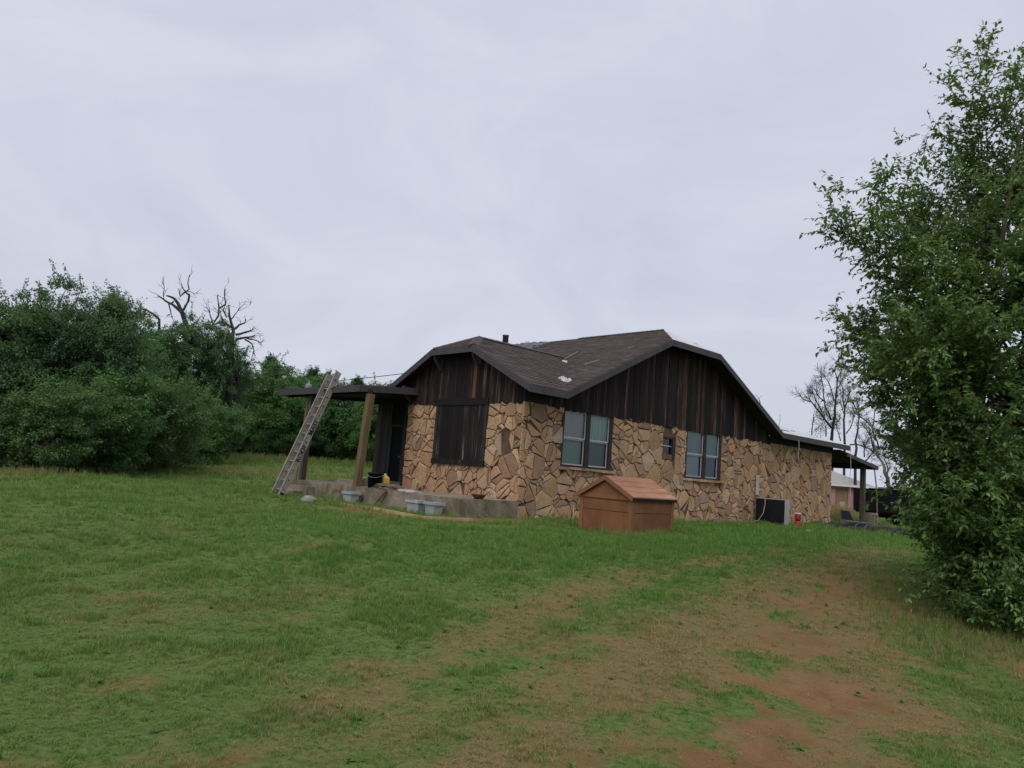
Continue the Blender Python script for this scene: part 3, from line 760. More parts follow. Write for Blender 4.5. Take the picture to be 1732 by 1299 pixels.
# porch: slab, steps, posts, flat roof
PO = -2.0
slab = MB(); prof = [(-.06, 0), (8.7, 0)]
slab.box((PO, -.055, -.4), (-.004, 8.75, SLAB)); slab.box((-.0035, FWD+.06, -.4), (1.66, 9.6, SLAB-.001))
porch = slab.mk('porch_slab', 'concrete', house)
MB().box((PO-.30, 6.95, -.35), (PO-.001, 8.45, SLAB-.17)).mk('step', 'concrete', house)
MB().box((PO-.62, 7.15, -.35), (PO-.301, 8.75, SLAB-.32)).mk('step', 'concrete', house)
def post(s0, t0, z0, s1, t1, z1, w, mat):
    return MB().bar((s0, t0, z0), (s1, t1, z1), w, w, (1, 0, 0)).mk('porch_post', mat, house)
post(PO+.14, 4.83, SLAB, PO+.20, 4.66, 3.18, .19, 'post'); post(PO+.14, 8.10, SLAB, PO+.16, 8.02, 3.20, .17, 'post_dark')
MB().bar((PO+.02, 8.30, SLAB), (PO+.16, 8.30, 2.9), .09, .05, (1, 0, 0)).mk('porch_brace', 'post', house)
PT0, PT1, PF = 4.72, 9.72, -2.12
zpf, zpb = 3.40, 3.56
pr = deck('porch_roof', [(PF, PT0, zpf), (-.02, PT0, zpb), (-.02, FWD+.1, zpb), (1.8, FWD+.1, zpb+.06), (1.8, PT1, zpb+.06), (PF, PT1, zpf)], 'dark', .08)
fascia((PF, PT0, zpf+.01), (PF, PT1, zpf+.01), fo, .20); fascia((PF, PT0, zpf+.01), (-.05, PT0, zpb+.01), so, .20); fascia((PF, PT1, zpf+.01), (1.8, PT1, zpb+.07), (0, 1, 0), .20)
MB().bar((PO+.18, 4.62, 3.245), (PO+.18, 9.6, 3.245), .12, .13).mk('porch_beam', 'dark', house)
MB().bar((1.55, FWD+.1, 3.40), (1.55, 9.6, 3.40), .1, .13).mk('porch_beam', 'dark', house)

# carport at the rear
tip = on_t(1486, 789, -.5); q0 = on_t(1437, 769, -.5)
CT = tip[0]; zc1 = tip[1]; zc0 = zc1+(CT-19.2)*.115
cp = deck('carport_roof', [(19.1, -.45, zc0), (CT, -.45, zc1), (CT, 6.5, zc1), (19.1, 6.5, zc0)], 'dark', .05)
fascia((19.74, -.45, zc0-.115*.6), (CT, -.45, zc1), so, .17); fascia((CT, -.484, zc1), (CT, 6.5, zc1), (1, 0, 0), .17)
pb = on_t(1458, 889, -.05)
MB().bar((pb[0], -.05, -.1), (pb[0], -.05, zc1+(CT-pb[0])*.115-.1), .2, .2, (1, 0, 0)).mk('carport_post', 'post_dark', house)
MB().bar((pb[0], 6.2, -.1), (pb[0], 6.2, zc1+(CT-pb[0])*.115-.1), .2, .2, (1, 0, 0)).mk('carport_post', 'post_dark', house)
MB().bar((pb[0], -.05, zc1+(CT-pb[0])*.115-.12), (pb[0], 6.3, zc1+(CT-pb[0])*.115-.12), .12, .12).mk('carport_beam', 'dark', house)

# vent pipe
vt, vz = on_s(853, 584, 6.2)
vp = MB().lathe([(.12, 0), (.12, .72), (.135, .72), (.135, .76), (.05, .78)], 14).bar((-.1, 0, .22), (-.22, 0, .22), .04, .04).mk('vent_pipe', 'metal_pipe', house, True)
vp.location = (6.2, vt, float(f_ml(6.2, 0))+.34)

# ================================================================== THINGS ON AND AROUND THE HOUSE
def crumple(name, c, size, mat, seed, normal=None, flat=.35, n=9, parent=None, fn=None):
    r = np.random.default_rng(seed); v = []; f = []
    for i in range(n+1):
        for j in range(n+1):
            u, w = i/n*2-1, j/n*2-1; e = max(abs(u), abs(w))
            a = 1-.3*r.random()*e
            v.append([u*size[0]*a+r.normal(0, .03)*size[0], w*size[1]*a+r.normal(0, .03)*size[1], size[2]*(1-e**3)*(.25+.75*r.random())])
    for i in range(n):
        for j in range(n): k = i*(n+1)+j; f.append((k, k+n+1, k+n+2, k+1))
    v = np.array(v)
    if fn is not None:                      # drape on a roof slope given in house-local coordinates
        v = np.array([[c[0]+p[0], c[1]+p[1], float(fn(c[0]+p[0], c[1]+p[1]))+.018+p[2]] for p in v]); v = np.array([hw(*p) for p in v])
        b = len(v); o = mk(name, v, f, mat)
    else: o = mk(name, v+np.array(c), f, mat)
    return o
def roof_hit(x, y, kind):                   # pixel ray meets a roof slope -> house-local (s, t)
    r = ray(x, y); best = None
    for k in np.arange(15, 45, .01):
        p = EYE+r*k; s = (p[:2]-HOUSE_C)@RD; t_ = (p[:2]-HOUSE_C)@LD
        if kind(s, t_) >= p[2] and t_ > -.7: return s, t_
    return s, t_
h = roof_hit(955, 645, f_fr); tag(crumple('plastic_sheet', h, (.18, .14, .14), 'plastic', 1, fn=lambda s, t_: max(f_fr(s, t_), f_ml(s, t_))), 'crumpled white plastic lying in the roof valley by the eave', 'plastic sheet')
h = roof_hit(953, 616, f_ml); tag(crumple('plastic_bag', h, (.13, .13, .13), 'plastic', 2, fn=f_ml, n=6), 'small wad of white plastic at the end of the black roof wire', 'plastic bag')
h = roof_hit(905, 579, f_ml); tag(crumple('plastic_sheet', (6.95, h[1]), (.14, .16, .2), 'plastic', 3, fn=f_ml), 'white plastic scrap standing up on the tarp at the roof ridge', 'plastic sheet')
h0 = roof_hit(866, 584, f_ml); h1 = roof_hit(928, 580, f_ml)
tag(crumple('roof_tarp', (6.75, (h0[1]+h1[1])/2), (.5, abs(h0[1]-h1[1])/2+.1, .14), 'metal_pipe', 5, fn=f_ml, n=14), 'grey tarp folded over the roof ridge beside the vent pipe', 'tarp')
h = on_t(1206, 589, -.3); tag(crumple('felt_roll', (MC+1.0, .2), (.22, .3, .12), 'metal_pipe', 6, fn=lambda s, t_: max(f_hip(s, t_) if t_ < HIPT else 0, 0) if f_hip(s, t_) < f_mr(s, t_) else f_mr(s, t_)), 'dark roll of felt on the clipped end of the pale roof', 'roofing roll')
def lath(x0, y0, x1, y1, label):
    a = roof_hit(x0, y0, f_ml); b = roof_hit(x1, y1, f_ml)
    tag(MB().bar(hw(a[0], a[1], f_ml(*a)+.045), hw(b[0], b[1], f_ml(*b)+.045), .05, .03).mk('lath', 'oldwood'), label, 'wood strip')
lath(951, 612, 978, 597, 'grey wood strip on the shingles running up from the plastic wad'); lath(988, 619, 1013, 611, 'grey wood strip lying alone on the shingles above the long rake')
lath(1062, 592, 1072, 588, 'short pale wood strip on the upper shingles near the clipped gable')
a = roof_hit(862, 588, f_ml); b = roof_hit(950, 613, f_ml)
pts = []
for k in range(13):
    q = k/12; s, t_ = a[0]+(b[0]-a[0])*q, a[1]+(b[1]-a[1])*q; pts.append(hw(s, t_, max(f_ml(s, t_), f_fr(s, t_) if t_ < FC else f_fl(s, t_))+.04))
tag(MB().tube(pts, .022, 6).mk('roof_wire', 'wire'), 'black wire lying across the shingles below the vent pipe', 'wire')

# overhead wire to the front gable
p0 = at(690, 631, 23.4); p1 = at(150, 652, 62); pts = []
for k in range(25):
    q = k/24; p = p0*(1-q)+p1*q; pts.append(p-np.array([0, 0, .55*4*q*(1-q)]))
tag(MB().tube(pts, .012, 5).mk('overhead_wire', 'wire'), 'thin overhead wire running from the front gable towards the woods', 'wire')

# ladder against the porch roof
lad = empty('ladder', hw(-3.42, 6.62, 0), HROT, 'tall worn extension ladder with black lettering leaning on the porch roof', 'ladder')
lb = np.array([0, 0, -.02]); run = PF-.05-(-3.42); topz = 3.9
ld = np.array([run*topz/3.40, -.10, topz]); LL = np.linalg.norm(ld); ld = ld/LL; nrm = np.array([-ld[2], 0, ld[0]])   # nrm faces away from the house
HWD = .235
for sgn in (-1, 1):
    o_ = np.array([0, sgn*HWD, 0]); tp = LL*(1.0 if sgn < 0 else .985)
    st_ = MB(); st_.bar(lb+o_, lb+o_+ld*tp, .035, .165, nrm); st_.bar(lb+o_+nrm*.088, lb+o_+ld*tp+nrm*.088, .055, .012, nrm); st_.bar(lb+o_-nrm*.088, lb+o_+ld*tp-nrm*.088, .055, .012, nrm)
    stile = st_.mk('stile', 'alu', lad)
    ft = MB().bar(lb+o_-ld*.05+np.array([0, 0, .02]), lb+o_+ld*.12, .06, .15, nrm).mk('foot', 'black', lad)
k = .22; i = 0
while k < LL-.05:
    c = lb+ld*k; MB().tube([c+(0, -HWD+.016, 0), c+(0, HWD-.016, 0)], .019, 8).mk('rung', 'alu', lad)
    MB().tube([c+(0, -HWD-.03, 0), c+(0, -HWD-.017, 0)], .02, 8).mk('rivet', 'black', lad)
    k += .305
def text_mesh(s, size):
    cu_ = bpy.data.curves.new('lettering', 'FONT'); cu_.body = s; cu_.size = size; cu_.extrude = 0; cu_.offset = .002
    o = bpy.data.objects.new('lettering', cu_); col.objects.link(o)
    dg = bpy.context.evaluated_depsgraph_get(); me = bpy.data.meshes.new_from_object(o.evaluated_get(dg)); bpy.data.objects.remove(o); return me
def letters(s, k0, size):
    me = text_mesh(s, size); me.materials.clear(); me.materials.append(M['ink'])
    o = link(bpy.data.objects.new('lettering', me), lad)
    X = Vector(ld.tolist()); Z = Vector((0, -1, 0)); Y = Z.cross(X).normalized(); Z = X.cross(Y).normalized()
    org = Vector((lb+ld*k0+np.array([0, -HWD-.0285, 0])).tolist())-Y*size*.36
    o.matrix_local = Matrix(((X.x, Y.x, Z.x, org.x), (X.y, Y.y, Z.y, org.y), (X.z, Y.z, Z.z, org.z), (0, 0, 0, 1)))
letters('ROOF', 1.12, .20); letters('MAST', 2.0, .20)

# planters, bucket and clutter along the porch
def planter(x, label, s=-2.30, rz=0.0, dep=.15):
    t_, z_ = on_s(x, 868, s); p = hw(s, t_, 0)
    e = empty('planter_tub', (p[0], p[1], float(gz(p[0], p[1]))-.01), HROT+rz, label, 'planter', 'grey planters in front of the porch')
    def ring(a, b, z): return [(-a, -b, z), (a, -b, z), (a, b, z), (-a, b, z)]
    m = MB(); R_ = [ring(.115, .185, .0), ring(.135, .215, .25), ring(.165, .25, .25), ring(.165, .25, .315), ring(.145, .23, .315), ring(.138, .222, .27)]
    v = sum(R_, []); f = [(3, 2, 1, 0)]
    for i in range(5):
        for k in range(4): f.append((i*4+k, i*4+(k+1) % 4, i*4+4+(k+1) % 4, i*4+4+k))
    mk('tub', v, f, 'tub', e); mk('soil', ring(.139, .223, .268), [(0, 1, 2, 3)], 'soil', e); return e
planter(591, 'grey plastic planter standing alone in front of the porch post'); planter(703, 'grey plastic planter with a torn rim, one of a touching pair', s=-2.32, rz=.08); planter(733, 'grey plastic planter touching another, towards the house corner', s=-2.26, rz=-.1)
t_, z_ = on_s(633, 823, PO+.3); b = empty('bucket', hw(PO+.3, t_, SLAB), 0, 'large black plastic bucket on the porch slab edge', 'bucket')
MB().lathe([(.19, 0), (.205, .40), (.225, .40), (.225, .44), (.20, .44), (.185, .05)], 28).mk('body', 'black', b, True)
MB().tube([(.215*math.cos(a), .215*math.sin(a)*.98-.0, .41-.12*math.sin(a) if False else .40-.10*abs(math.sin(a))) for a in np.linspace(3.3, 6.1, 14)], .006, 5).mk('handle', 'alu', b)
t_, z_ = on_s(650, 823, PO+.6); j = empty('jug', hw(PO+.6, t_, SLAB), HROT, 'dull yellow plastic jug behind the black bucket', 'jug')
MB().add(*[(lambda v: v)(x) for x in ([(-.10, -.09, 0), (.10, -.09, 0), (.10, .09, 0), (-.10, .09, 0), (-.10, -.09, .30), (.10, -.09, .30), (.10, .09, .30), (-.10, .09, .30), (-.04, -.04, .38), (.04, -.04, .38), (.04, .04, .38), (-.04, .04, .38)],
    [(3, 2, 1, 0), (0, 1, 5, 4), (1, 2, 6, 5), (2, 3, 7, 6), (3, 0, 4, 7), (4, 5, 9, 8), (5, 6, 10, 9), (6, 7, 11, 10), (7, 4, 8, 11), (8, 9, 10, 11)])]).mk('body', 'yellow', j)
MB().lathe([(.035, .38), (.035, .42), (.02, .425)], 12).mk('cap', 'white', j, True)
def can(x, s, h, r, mat, label, lid='alu'):
    t_, z_ = on_s(x, 820, s); e = empty('paint_can', hw(s, t_, SLAB), 0, label, 'can')
    MB().lathe([(r, 0), (r, h), (r*1.05, h), (r*1.05, h+.012), (r*.9, h+.012)], 16).mk('body', mat, e, True)
    MB().lathe([(r*.88, h+.013), (r*.88, h+.022)], 16).mk('lid', lid, e, True)
can(611, PO+.55, .20, .075, 'grey_side', 'grey metal can between the tan post and black bucket'); can(616, PO+.75, .24, .08, 'white', 'pale can beside the black bucket, taller of two cans')
def folded(c, L, Wd, lay, seed, mat, label, name, rz):
    r = np.random.default_rng(seed); e = MB(); z = 0
    for k in range(lay):
        n = 12; v = []; f = []; h_ = .045+.02*r.random(); lx = L*(1-.12*k); wy = Wd*(1-.1*k)
        for i in range(n+1):
            for j_ in range(7):
                u = i/n*2-1; w = j_/6*2-1
                v.append((u*lx/2+r.normal(0, .015), w*wy/2+r.normal(0, .015), z+h_*(1-abs(w)**4)*(1-abs(u)**6)+r.normal(0, .008)+(.0 if k else 0)))
        for i in range(n):
            for j_ in range(6): q = i*7+j_; f.append((q, q+7, q+8, q+1))
        e.add(v, f); z += h_*.8
    o = e.mk(name, mat, None, True); o.location = Vector(o.location)+Vector(c); o.rotation_euler = (0, 0, rz); return tag(o, label, 'tarp')
t_, _ = on_s(656, 825, PO+.22); folded(hw(PO+.24, t_, SLAB+.01), 1.25, .42, 3, 4, 'tarp', 'brown folded tarp heaped on the porch slab edge', 'folded_tarp', HROT+math.pi/2)
t_, _ = on_s(686, 830, PO+.3); folded(hw(PO+.32, t_, SLAB+.006), .95, .4, 1, 8, 'grey_side', 'flat grey mat lying on the porch slab by the stone wall', 'doormat', HROT+math.pi/2)
t_, _ = on_s(585, 812, PO+.75)
pk = empty('plank_stack', hw(PO+.95, t_, SLAB), HROT+math.pi/2, 'low stack of grey planks lying on the porch behind the tan post', 'planks')
for k in range(3): MB().box((-.85+.05*k, -.14+.02*k, .045*k+.001), (.8-.06*k, .12-.02*k, .045*(k+1)-.002)).mk('plank', 'oldwood', pk)
def sticks(x, lean, label):
    t_, _ = on_s(x, 850, PO-.02); e = empty('leaning_trestle', hw(PO-.28, t_, 0), HROT, label, 'trestle')
    for dt in (-.17, .17):
        MB().bar((-.05, dt, -.04), (.25, dt*.12, lean), .05, .035, (0, 1, 0)).mk('leg', 'rust' if dt > 0 else 'post_dark', e)
    MB().bar((.06, -.12, lean*.36), (.06, .12, lean*.36), .035, .035).mk('crossbar', 'post_dark', e)
sticks(652, .42, 'rusty A-shaped trestle leaning on the porch face near the paired planters'); sticks(612, .22, 'small dark A-shaped trestle beside the single planter')
t_, _ = on_t(808, 845, -.02)
pp = hw(-1.1, .12, SLAB)
tt = on_t(810, 846, .12)[0]; e = empty('clay_pot', hw(tt, .14, SLAB), 0, 'dark shallow pot lying on the end of the porch slab', 'pot')
MB().lathe([(.10, 0), (.19, .11), (.20, .13), (.175, .13), (.12, .06)], 18).mk('bowl', 'rust', e, True); MB().tube([(.16, 0, .13), (.25, .02, .2), (.3, .02, .12)], .02, 6).mk('handle', 'rust', e)
def rock(p, r_, label, seed, name='rock'):
    rr_ = np.random.default_rng(seed); v = []; f = []; n, m_ = 10, 7
    for i in range(m_+1):
        th = math.pi*i/m_
        for k in range(n):
            a = 2*math.pi*k/n; q = 1+rr_.normal(0, .10); v.append((r_*q*math.sin(th)*math.cos(a)*1.2, r_*q*math.sin(th)*math.sin(a), r_*.75*q*math.cos(th)))
    for i in range(m_):
        for k in range(n): f.append((i*n+k, (i+1)*n+k, (i+1)*n+(k+1) % n, i*n+(k+1) % n))
    o = mk(name, np.array(v)+np.array([p[0], p[1], float(gz(p[0], p[1]))+r_*.35]), f, 'rock'); return tag(o, label, 'rock')
rock(pg(521, 850), .17, 'pale grey rock in the grass below the porch steps', 1)
p = pg(969, 884); mkst = tag(MB().bar((p[0], p[1], float(gz(p[0], p[1]))-.05), (p[0]-.01, p[1], float(gz(p[0], p[1]))+.45), .035, .03, (1, 0, 0)).mk('stake', 'straw'), 'thin pale wooden stake standing in the grass before the stone wall', 'stake')
e = empty('edging', pg(640, 865), 0, 'straw coloured boards edging the bare bed along the porch', 'edging')
pa = [pg(x, y) for x, y in ((575, 854), (640, 863), (712, 877), (800, 881))]
for a, b in zip(pa[:-1], pa[1:]):
    o = MB().bar((a[0], a[1], float(gz(a[0], a[1]))+.01), (b[0], b[1], float(gz(b[0], b[1]))+.01), .05, .09).mk('board', 'straw', None); o.location = Vector(o.location)-Vector(e.location); o.parent = e
# odd jug on the porch roof
t_, z_ = on_s(522, 655, PF+.4); e = empty('roof_jug', hw(PF+.4, t_, zpf+.01+.03), HROT, 'dirty white jug with open handle standing on the porch roof', 'jug')
MB().lathe([(.12, 0), (.15, .04), (.15, .16), (.10, .22), (.04, .26), (.03, .36), (.015, .40)], 14).mk('body', 'rock', e, True); e.scale = (.8, .8, .75)
MB().tube([(-.02, .14, .06), (-.02, .22, .12), (-.02, .20, .20), (-.02, .06, .25)], .028, 6).mk('handle', 'grey_side', e)

# brown storage box
c0 = np.array([2.84, 16.75]); bx_ = empty('storage_box', (c0[0], c0[1], float(gz(*c0))-.03), HROT, 'reddish brown gabled storage box with faded roof standing in the grass', 'storage box')
BL, BWd, BH, BP = 1.62, 1.50, .88, 1.30     # along s, along t, eave, peak
core = MB().box((.02, .02, 0), (BL-.02, BWd-.02, BH)).mk('body', 'brown', bx_)
for (zz0, zz1) in ((.01, .50), (.515, .745), (.76, BH-.005)):
    MB().box((0.004, .10, zz0), (.019, BWd-.10, zz1)).mk('panel', 'brown', bx_); MB().box((.10, .004, zz0), (BL-.10, .019, zz1)).mk('panel', 'brown', bx_)
for (x, y) in ((-.006, -.006), (-.006, BWd-.094), (BL-.094, -.006), (BL-.094, BWd-.094)):
    MB().box((x, y, 0), (x+.1, y+.1, BH+.002)).mk('corner_post', 'brown_trim', bx_)
mk('gable_panel', [(.0, -.0, BH), (.0, BWd, BH), (.0, BWd/2, BP-.04), (.04, 0, BH), (.04, BWd, BH), (.04, BWd/2, BP-.04)], [(0, 2, 1), (3, 4, 5), (0, 1, 4, 3), (1, 2, 5, 4), (2, 0, 3, 5)], 'brown', bx_)
MB().box((-.012, -.01, BH-.10), (.0, BWd+.01, BH-.0)).mk('rail', 'brown_trim', bx_)
ov = .05; sl_ = (BP-BH)/(BWd/2)
for sg in (0, 1):
    ye = -ov if sg == 0 else BWd+ov; ze = BH-ov*sl_+.02; ym = BWd/2
    v = [(-.06, ye, ze), (BL+.07, ye, ze), (BL+.07, ym, BP), (-.06, ym, BP)]; v += [(x, y, z-.05) for x, y, z in v]
    rf = mk('roof_half', v, [(0, 1, 2, 3), (7, 6, 5, 4), (0, 4, 5, 1), (1, 5, 6, 2), (2, 6, 7, 3), (3, 7, 4, 0)], 'brown_roof', bx_)
    for k in range(1, 4):                   # shingle-look ribs moulded in the lid
        q = k/4; y = ye+(ym-ye)*q; z = ze+(BP-ze)*q
        o = MB().box((-.055, y-.010, z-.004), (BL+.065, y+.010, z+.003)).mk('roof_rib', 'brown_roof', None); o.location = Vector(o.location)-Vector(rf.location); o.parent = rf
    v = [(-.075, ye, ze+.005), (-.075, ym, BP+.005), (-.075, ym, BP-.10), (-.075, ye, ze-.10)]; v += [(x+.03, y, z) for x, y, z in v]
    mk('barge_board', v, [(0, 1, 2, 3), (7, 6, 5, 4), (0, 4, 5, 1), (1, 5, 6, 2), (2, 6, 7, 3), (3, 7, 4, 0)], 'brown_trim', bx_)
MB().box((-.04, -.052, BH-.085), (BL+.06, -.012, BH-.035)).mk('hinge_strip', 'black', bx_)

# black cabinet, red can, cable by the side wall
pc = (12.35, -1.32); cb = empty('cooler_cabinet', hw(pc[0], pc[1], -.02), HROT, 'black fronted pale grey cabinet standing out from the stone wall', 'cabinet')
MB().box((0.02, 0, 0), (.36, 1.16, .98)).mk('body', 'grey_side', cb); MB().box((-.004, .02, .03), (.019, 1.14, .95)).mk('front_panel', 'black', cb)
a = hw(12.3, -.55, 0)
tag(MB().tube([hw(12.55, -.08, 1.62), hw(12.5, -.09, 1.1), hw(12.32, -.55, 1.0), hw(12.30, -.57, .75), hw(12.28, -.52, .4), hw(12.25, -.35, .12), hw(12.2, -.05, .02)], .013, 6).mk('cable', 'rope'), 'pale cable hanging over the front of the black cabinet', 'cable')
tag(MB().box((-.06, -.05, 0), (.06, .05, .75)).mk('conduit_box', 'grey_side'), 'pale grey conduit box on the stone wall above the cabinet', 'conduit').location = Vector(hw(12.55, -.09, 1.42))
rc = hw(12.55, -1.72, 0); e = empty('red_can', (rc[0], rc[1], float(gz(rc[0], rc[1]))-.01), HROT, 'red plastic fuel can with pale cap beside the black cabinet', 'can'); e.scale = (.78, .78, .85)
MB().lathe([(.12, 0), (.13, .02), (.13, .26), (.10, .29)], 14).mk('lower_body', 'red', e, True); MB().lathe([(.10, .292), (.10, .33)], 14).mk('neck', 'black', e, True); MB().lathe([(.13, .332), (.14, .36), (.14, .55), (.135, .58)], 14).mk('upper_body', 'red', e, True)
MB().lathe([(.142, .581), (.142, .61), (.10, .62)], 14).mk('cap', 'white', e, True)
p = pg(1369, 901); tag(MB().lathe([(.10, 0), (.11, .05), (.06, .07)], 10).mk('white_lid', 'white', None, True), 'small white plastic lid lying in the grass beyond the red can', 'lid').location = (p[0], p[1], float(gz(p[0], p[1]))+.05)
for x, z0_, L_, lab in ((1318, 700, .62, 'short pale string hanging from the rake end above the stone wall'), (1350, 745, .8, 'pale string hanging from the rear eave above the stone wall'), (1438, 775, 2.0, 'long pale rope hanging from the end of the rear eave')):
    s, z = on_t(x, z0_, -.62); s = min(s, REARS+.02); z = EZT-.16 if x > 1325 else z
    p = hw(s, -.645, z); tag(MB().tube([p, p+(0.02, 0, -L_*.4), p+(-.01, .03, -L_*.7), p+(.03, 0, -L_)], .011, 5).mk('rope', 'rope'), lab, 'rope')

# heap and chair frames by the carport
def chair_frame(x, y, rz, label, w=.55, l=1.25, mat='metal_pipe'):
    p = pg(x, y); e = empty('lounger_frame', (p[0], p[1], float(gz(p[0], p[1]))), rz, label, 'lounge chair', 'bent tube lounger frames')
    MB().tube([(-l/2, 0, 0), (-l/2+.02, 0, .26), (-l/2+.1, 0, .32), (l/2-.1, 0, .30), (l/2-.02, 0, .24), (l/2, 0, 0)], .018, 7).mk('side_rail', mat, e, True)
    MB().tube([(-l/2, w, 0), (-l/2+.02, w, .26), (-l/2+.1, w, .32), (l/2-.1, w, .30), (l/2-.02, w, .24), (l/2, w, 0)], .018, 7).mk('side_rail', mat, e, True)
    for q in (-.35, 0, .35): MB().tube([(q*l, .0, .31), (q*l, w, .31)], .014, 6).mk('crossbar', mat, e, True)
    sl = MB()
    for k in range(7): sl.box((-.4*l+k*.12*l, .02, .325), (-.4*l+k*.12*l+.07, w-.02, .332))
    sl.mk('webbing', 'black', e); return e
chair_frame(1490, 905, .1, 'bent tube lounger frame lying nearest the trailer wheel', .6, 1.3); chair_frame(1452, 897, -.35, 'bent tube lounger frame lying by the foot of the carport post', .6, 1.1)
p = pg(1412, 893); hb_ = crumple('black_tarp', (p[0]+1.0, p[1]+.5, float(gz(p[0], p[1]))), (1.5, .55, .30), 'tarp_black', 14, n=12); tag(hb_, 'low heap of black tarp on the grass beside the stone corner', 'tarp')
p = pg(1495, 903); tag(crumple('black_tarp', (p[0]+.2, p[1]+.9, float(gz(p[0], p[1]))), (1.9, .5, .28), 'tarp_black', 15, n=12), 'long black tarp lying under the lounger frames by the trailer', 'tarp')
p = pg(1444, 890); e = empty('chair_back', (p[0], p[1]+.6, float(gz(p[0], p[1]))), .3, 'black padded chair back propped up on the tarp heap', 'chair')
mk('backrest', [(-.32, 0, .25), (.32, 0, .22), (.22, .16, .62), (-.22, .16, .64), (-.32, .07, .25), (.32, .07, .22), (.22, .23, .62), (-.22, .23, .64)], [(0, 1, 2, 3), (7, 6, 5, 4), (0, 4, 5, 1), (1, 5, 6, 2), (2, 6, 7, 3), (3, 7, 4, 0)], 'black', e)
for q in (-.36, .36): MB().tube([(q*1.2, -.1, -.02), (q*.95, .02, .3), (q*.6, .2, .72)], .012, 6).mk('frame', 'metal_pipe', e, True)
pp_ = hw(pb[0]+.9, -.1); e = empty('concrete_block', (pp_[0], pp_[1], 0), .6, 'pale cinder block standing just beyond the carport post', 'block')
blk = MB(); blk.box((-.28, -.2, 0), (.28, .2, .09)); blk.box((-.28, -.2, .5), (.28, .2, .58)); blk.box((-.28, -.2, .091), (-.2, .2, .499)); blk.box((.2, -.2, .091), (.28, .2, .499)); blk.box((-.04, -.2, .091), (.04, .2, .499))
blk.mk('block', 'concrete', e)

# black dump trailer
tp_ = at(1470, 893, 37.5); tr = empty('dump_trailer', (tp_[0], tp_[1], 0.0), math.radians(-6), 'black steel dump trailer with slotted side parked beyond the carport', 'trailer')
TL, TH0, TH1, TW = 5.2, .62, 1.72, 2.0
MB().box((0, 0, TH0), (TL, .06, 1.28)).mk('side_panel', 'black_metal', tr)
MB().box((0, 0, 1.36), (TL, .06, TH1)).mk('upper_side', 'black_metal', tr)
for k in range(7): MB().box((k*TL/7+.36, .0, 1.281), (k*TL/7+TL/7, .06, 1.359)).mk('slot_bar', 'black_metal', tr)
MB().box((0, TW-.06, TH0), (TL, TW, TH1)).mk('far_side', 'black_metal', tr)
MB().box((-.06, 0, TH0), (-.001, TW, TH1)).mk('tailgate', 'black_metal', tr); MB().box((TL+.001, 0, TH0), (TL+.06, TW, TH1)).mk('front_panel', 'black_metal', tr)
MB().box((0, .061, TH0-.08), (TL, TW-.061, TH0)).mk('floor', 'black_metal', tr)
MB().box((-.02, -.05, TH1), (TL+.02, .07, TH1+.06)).mk('top_rail', 'black_metal', tr)
for k in range(5): MB().box((.3+k*1.1, -.05, TH0+.02), (.38+k*1.1, -.001, TH1-.01)).mk('stake_post', 'black_metal', tr)
for x in (1.9, 2.85):
    for y in (-.05, TW-.2):
        w = MB().tube([(x, y, .37), (x, y+.22, .37)], .37, 20).mk('wheel', 'black', tr, False)
MB().box((1.35, -.28, .80), (3.4, -.051, .84)).box((1.35, -.28, .5), (1.39, -.051, .80)).box((3.36, -.28, .5), (3.40, -.051, .80)).mk('fender', 'black_metal', tr)
MB().bar((TL, TW/2, .5), (TL+1.3, TW/2, .5), .12, .12).bar((TL+1.1, TW/2, .5), (TL+1.1, TW/2, .0), .07, .07, (1, 0, 0)).mk('hitch', 'black_metal', tr)
MB().box((.2, .3, .36), (TL-.2, .42, TH0-.081)).box((.2, TW-.42, .36), (TL-.2, TW-.3, TH0-.081)).mk('chassis', 'black_metal', tr)
tg = at(1478, 785, 36.2); bt = at(1484, 877, 36.2)
tag(MB().tube([tg, (tg*.6+bt*.4)+(.05, 0, 0), bt], .03, 6).mk('leaning_pole', 'oldwood'), 'thin pole leaning upright between carport post and black trailer', 'pole')

# pink outbuilding
pk_ = at(1404, 868, 66); px1 = at(1470, 866, 66)
pb_ = empty('pink_outbuilding', (px1[0], px1[1], float(gz(px1[0], px1[1]))-.05), math.radians(172), 'pink walled outbuilding with pale hipped roof beyond the carport', 'outbuilding')
PW, PD, PH = 9.0, 6.0, 2.35
d0_, d1_ = 2.0, 2.98                        # door, measured from the near corner
w = MB(); w.box((0, 0, 0), (d0_-.2, .15, PH)); w.box((d1_-.1, 0, 0), (PW, .15, PH)); w.box((d0_-.2, 0, 2.05), (d1_-.1, .15, PH)); w.box((0, -PD, 0), (.15, -.001, PH)); w.box((PW-.15, -PD, 0), (PW, -.001, PH)); w.box((.15, -PD, 0), (PW-.15, -PD+.15, PH))
w.mk('wall', 'pink', pb_)
MB().box((d0_-.2, .03, 0), (d1_-.1, .08, 2.05)).mk('door', 'post', pb_); MB().box((d0_+.05, .081, .25), (d1_-.5, .09, .9)).mk('door_panel', 'grey_side', pb_)
v = [(-.5, .5, PH), (PW+.5, .5, PH), (PW+.5, -PD-.5, PH), (-.5, -PD-.5, PH), (3.0, -PD/2, PH+1.5), (PW-3, -PD/2, PH+1.5)]
mk('roof', v, [(0, 1, 5, 4), (1, 2, 5), (2, 3, 4, 5), (3, 0, 4), (3, 2, 1, 0)], 'pale_roof', pb_)
MB().box((-.52, .5, PH-.12), (PW+.52, .54, PH+.02)).box((-.54, -PD-.5, PH-.12), (-.52, .5, PH+.02)).mk('fascia', 'white', pb_)
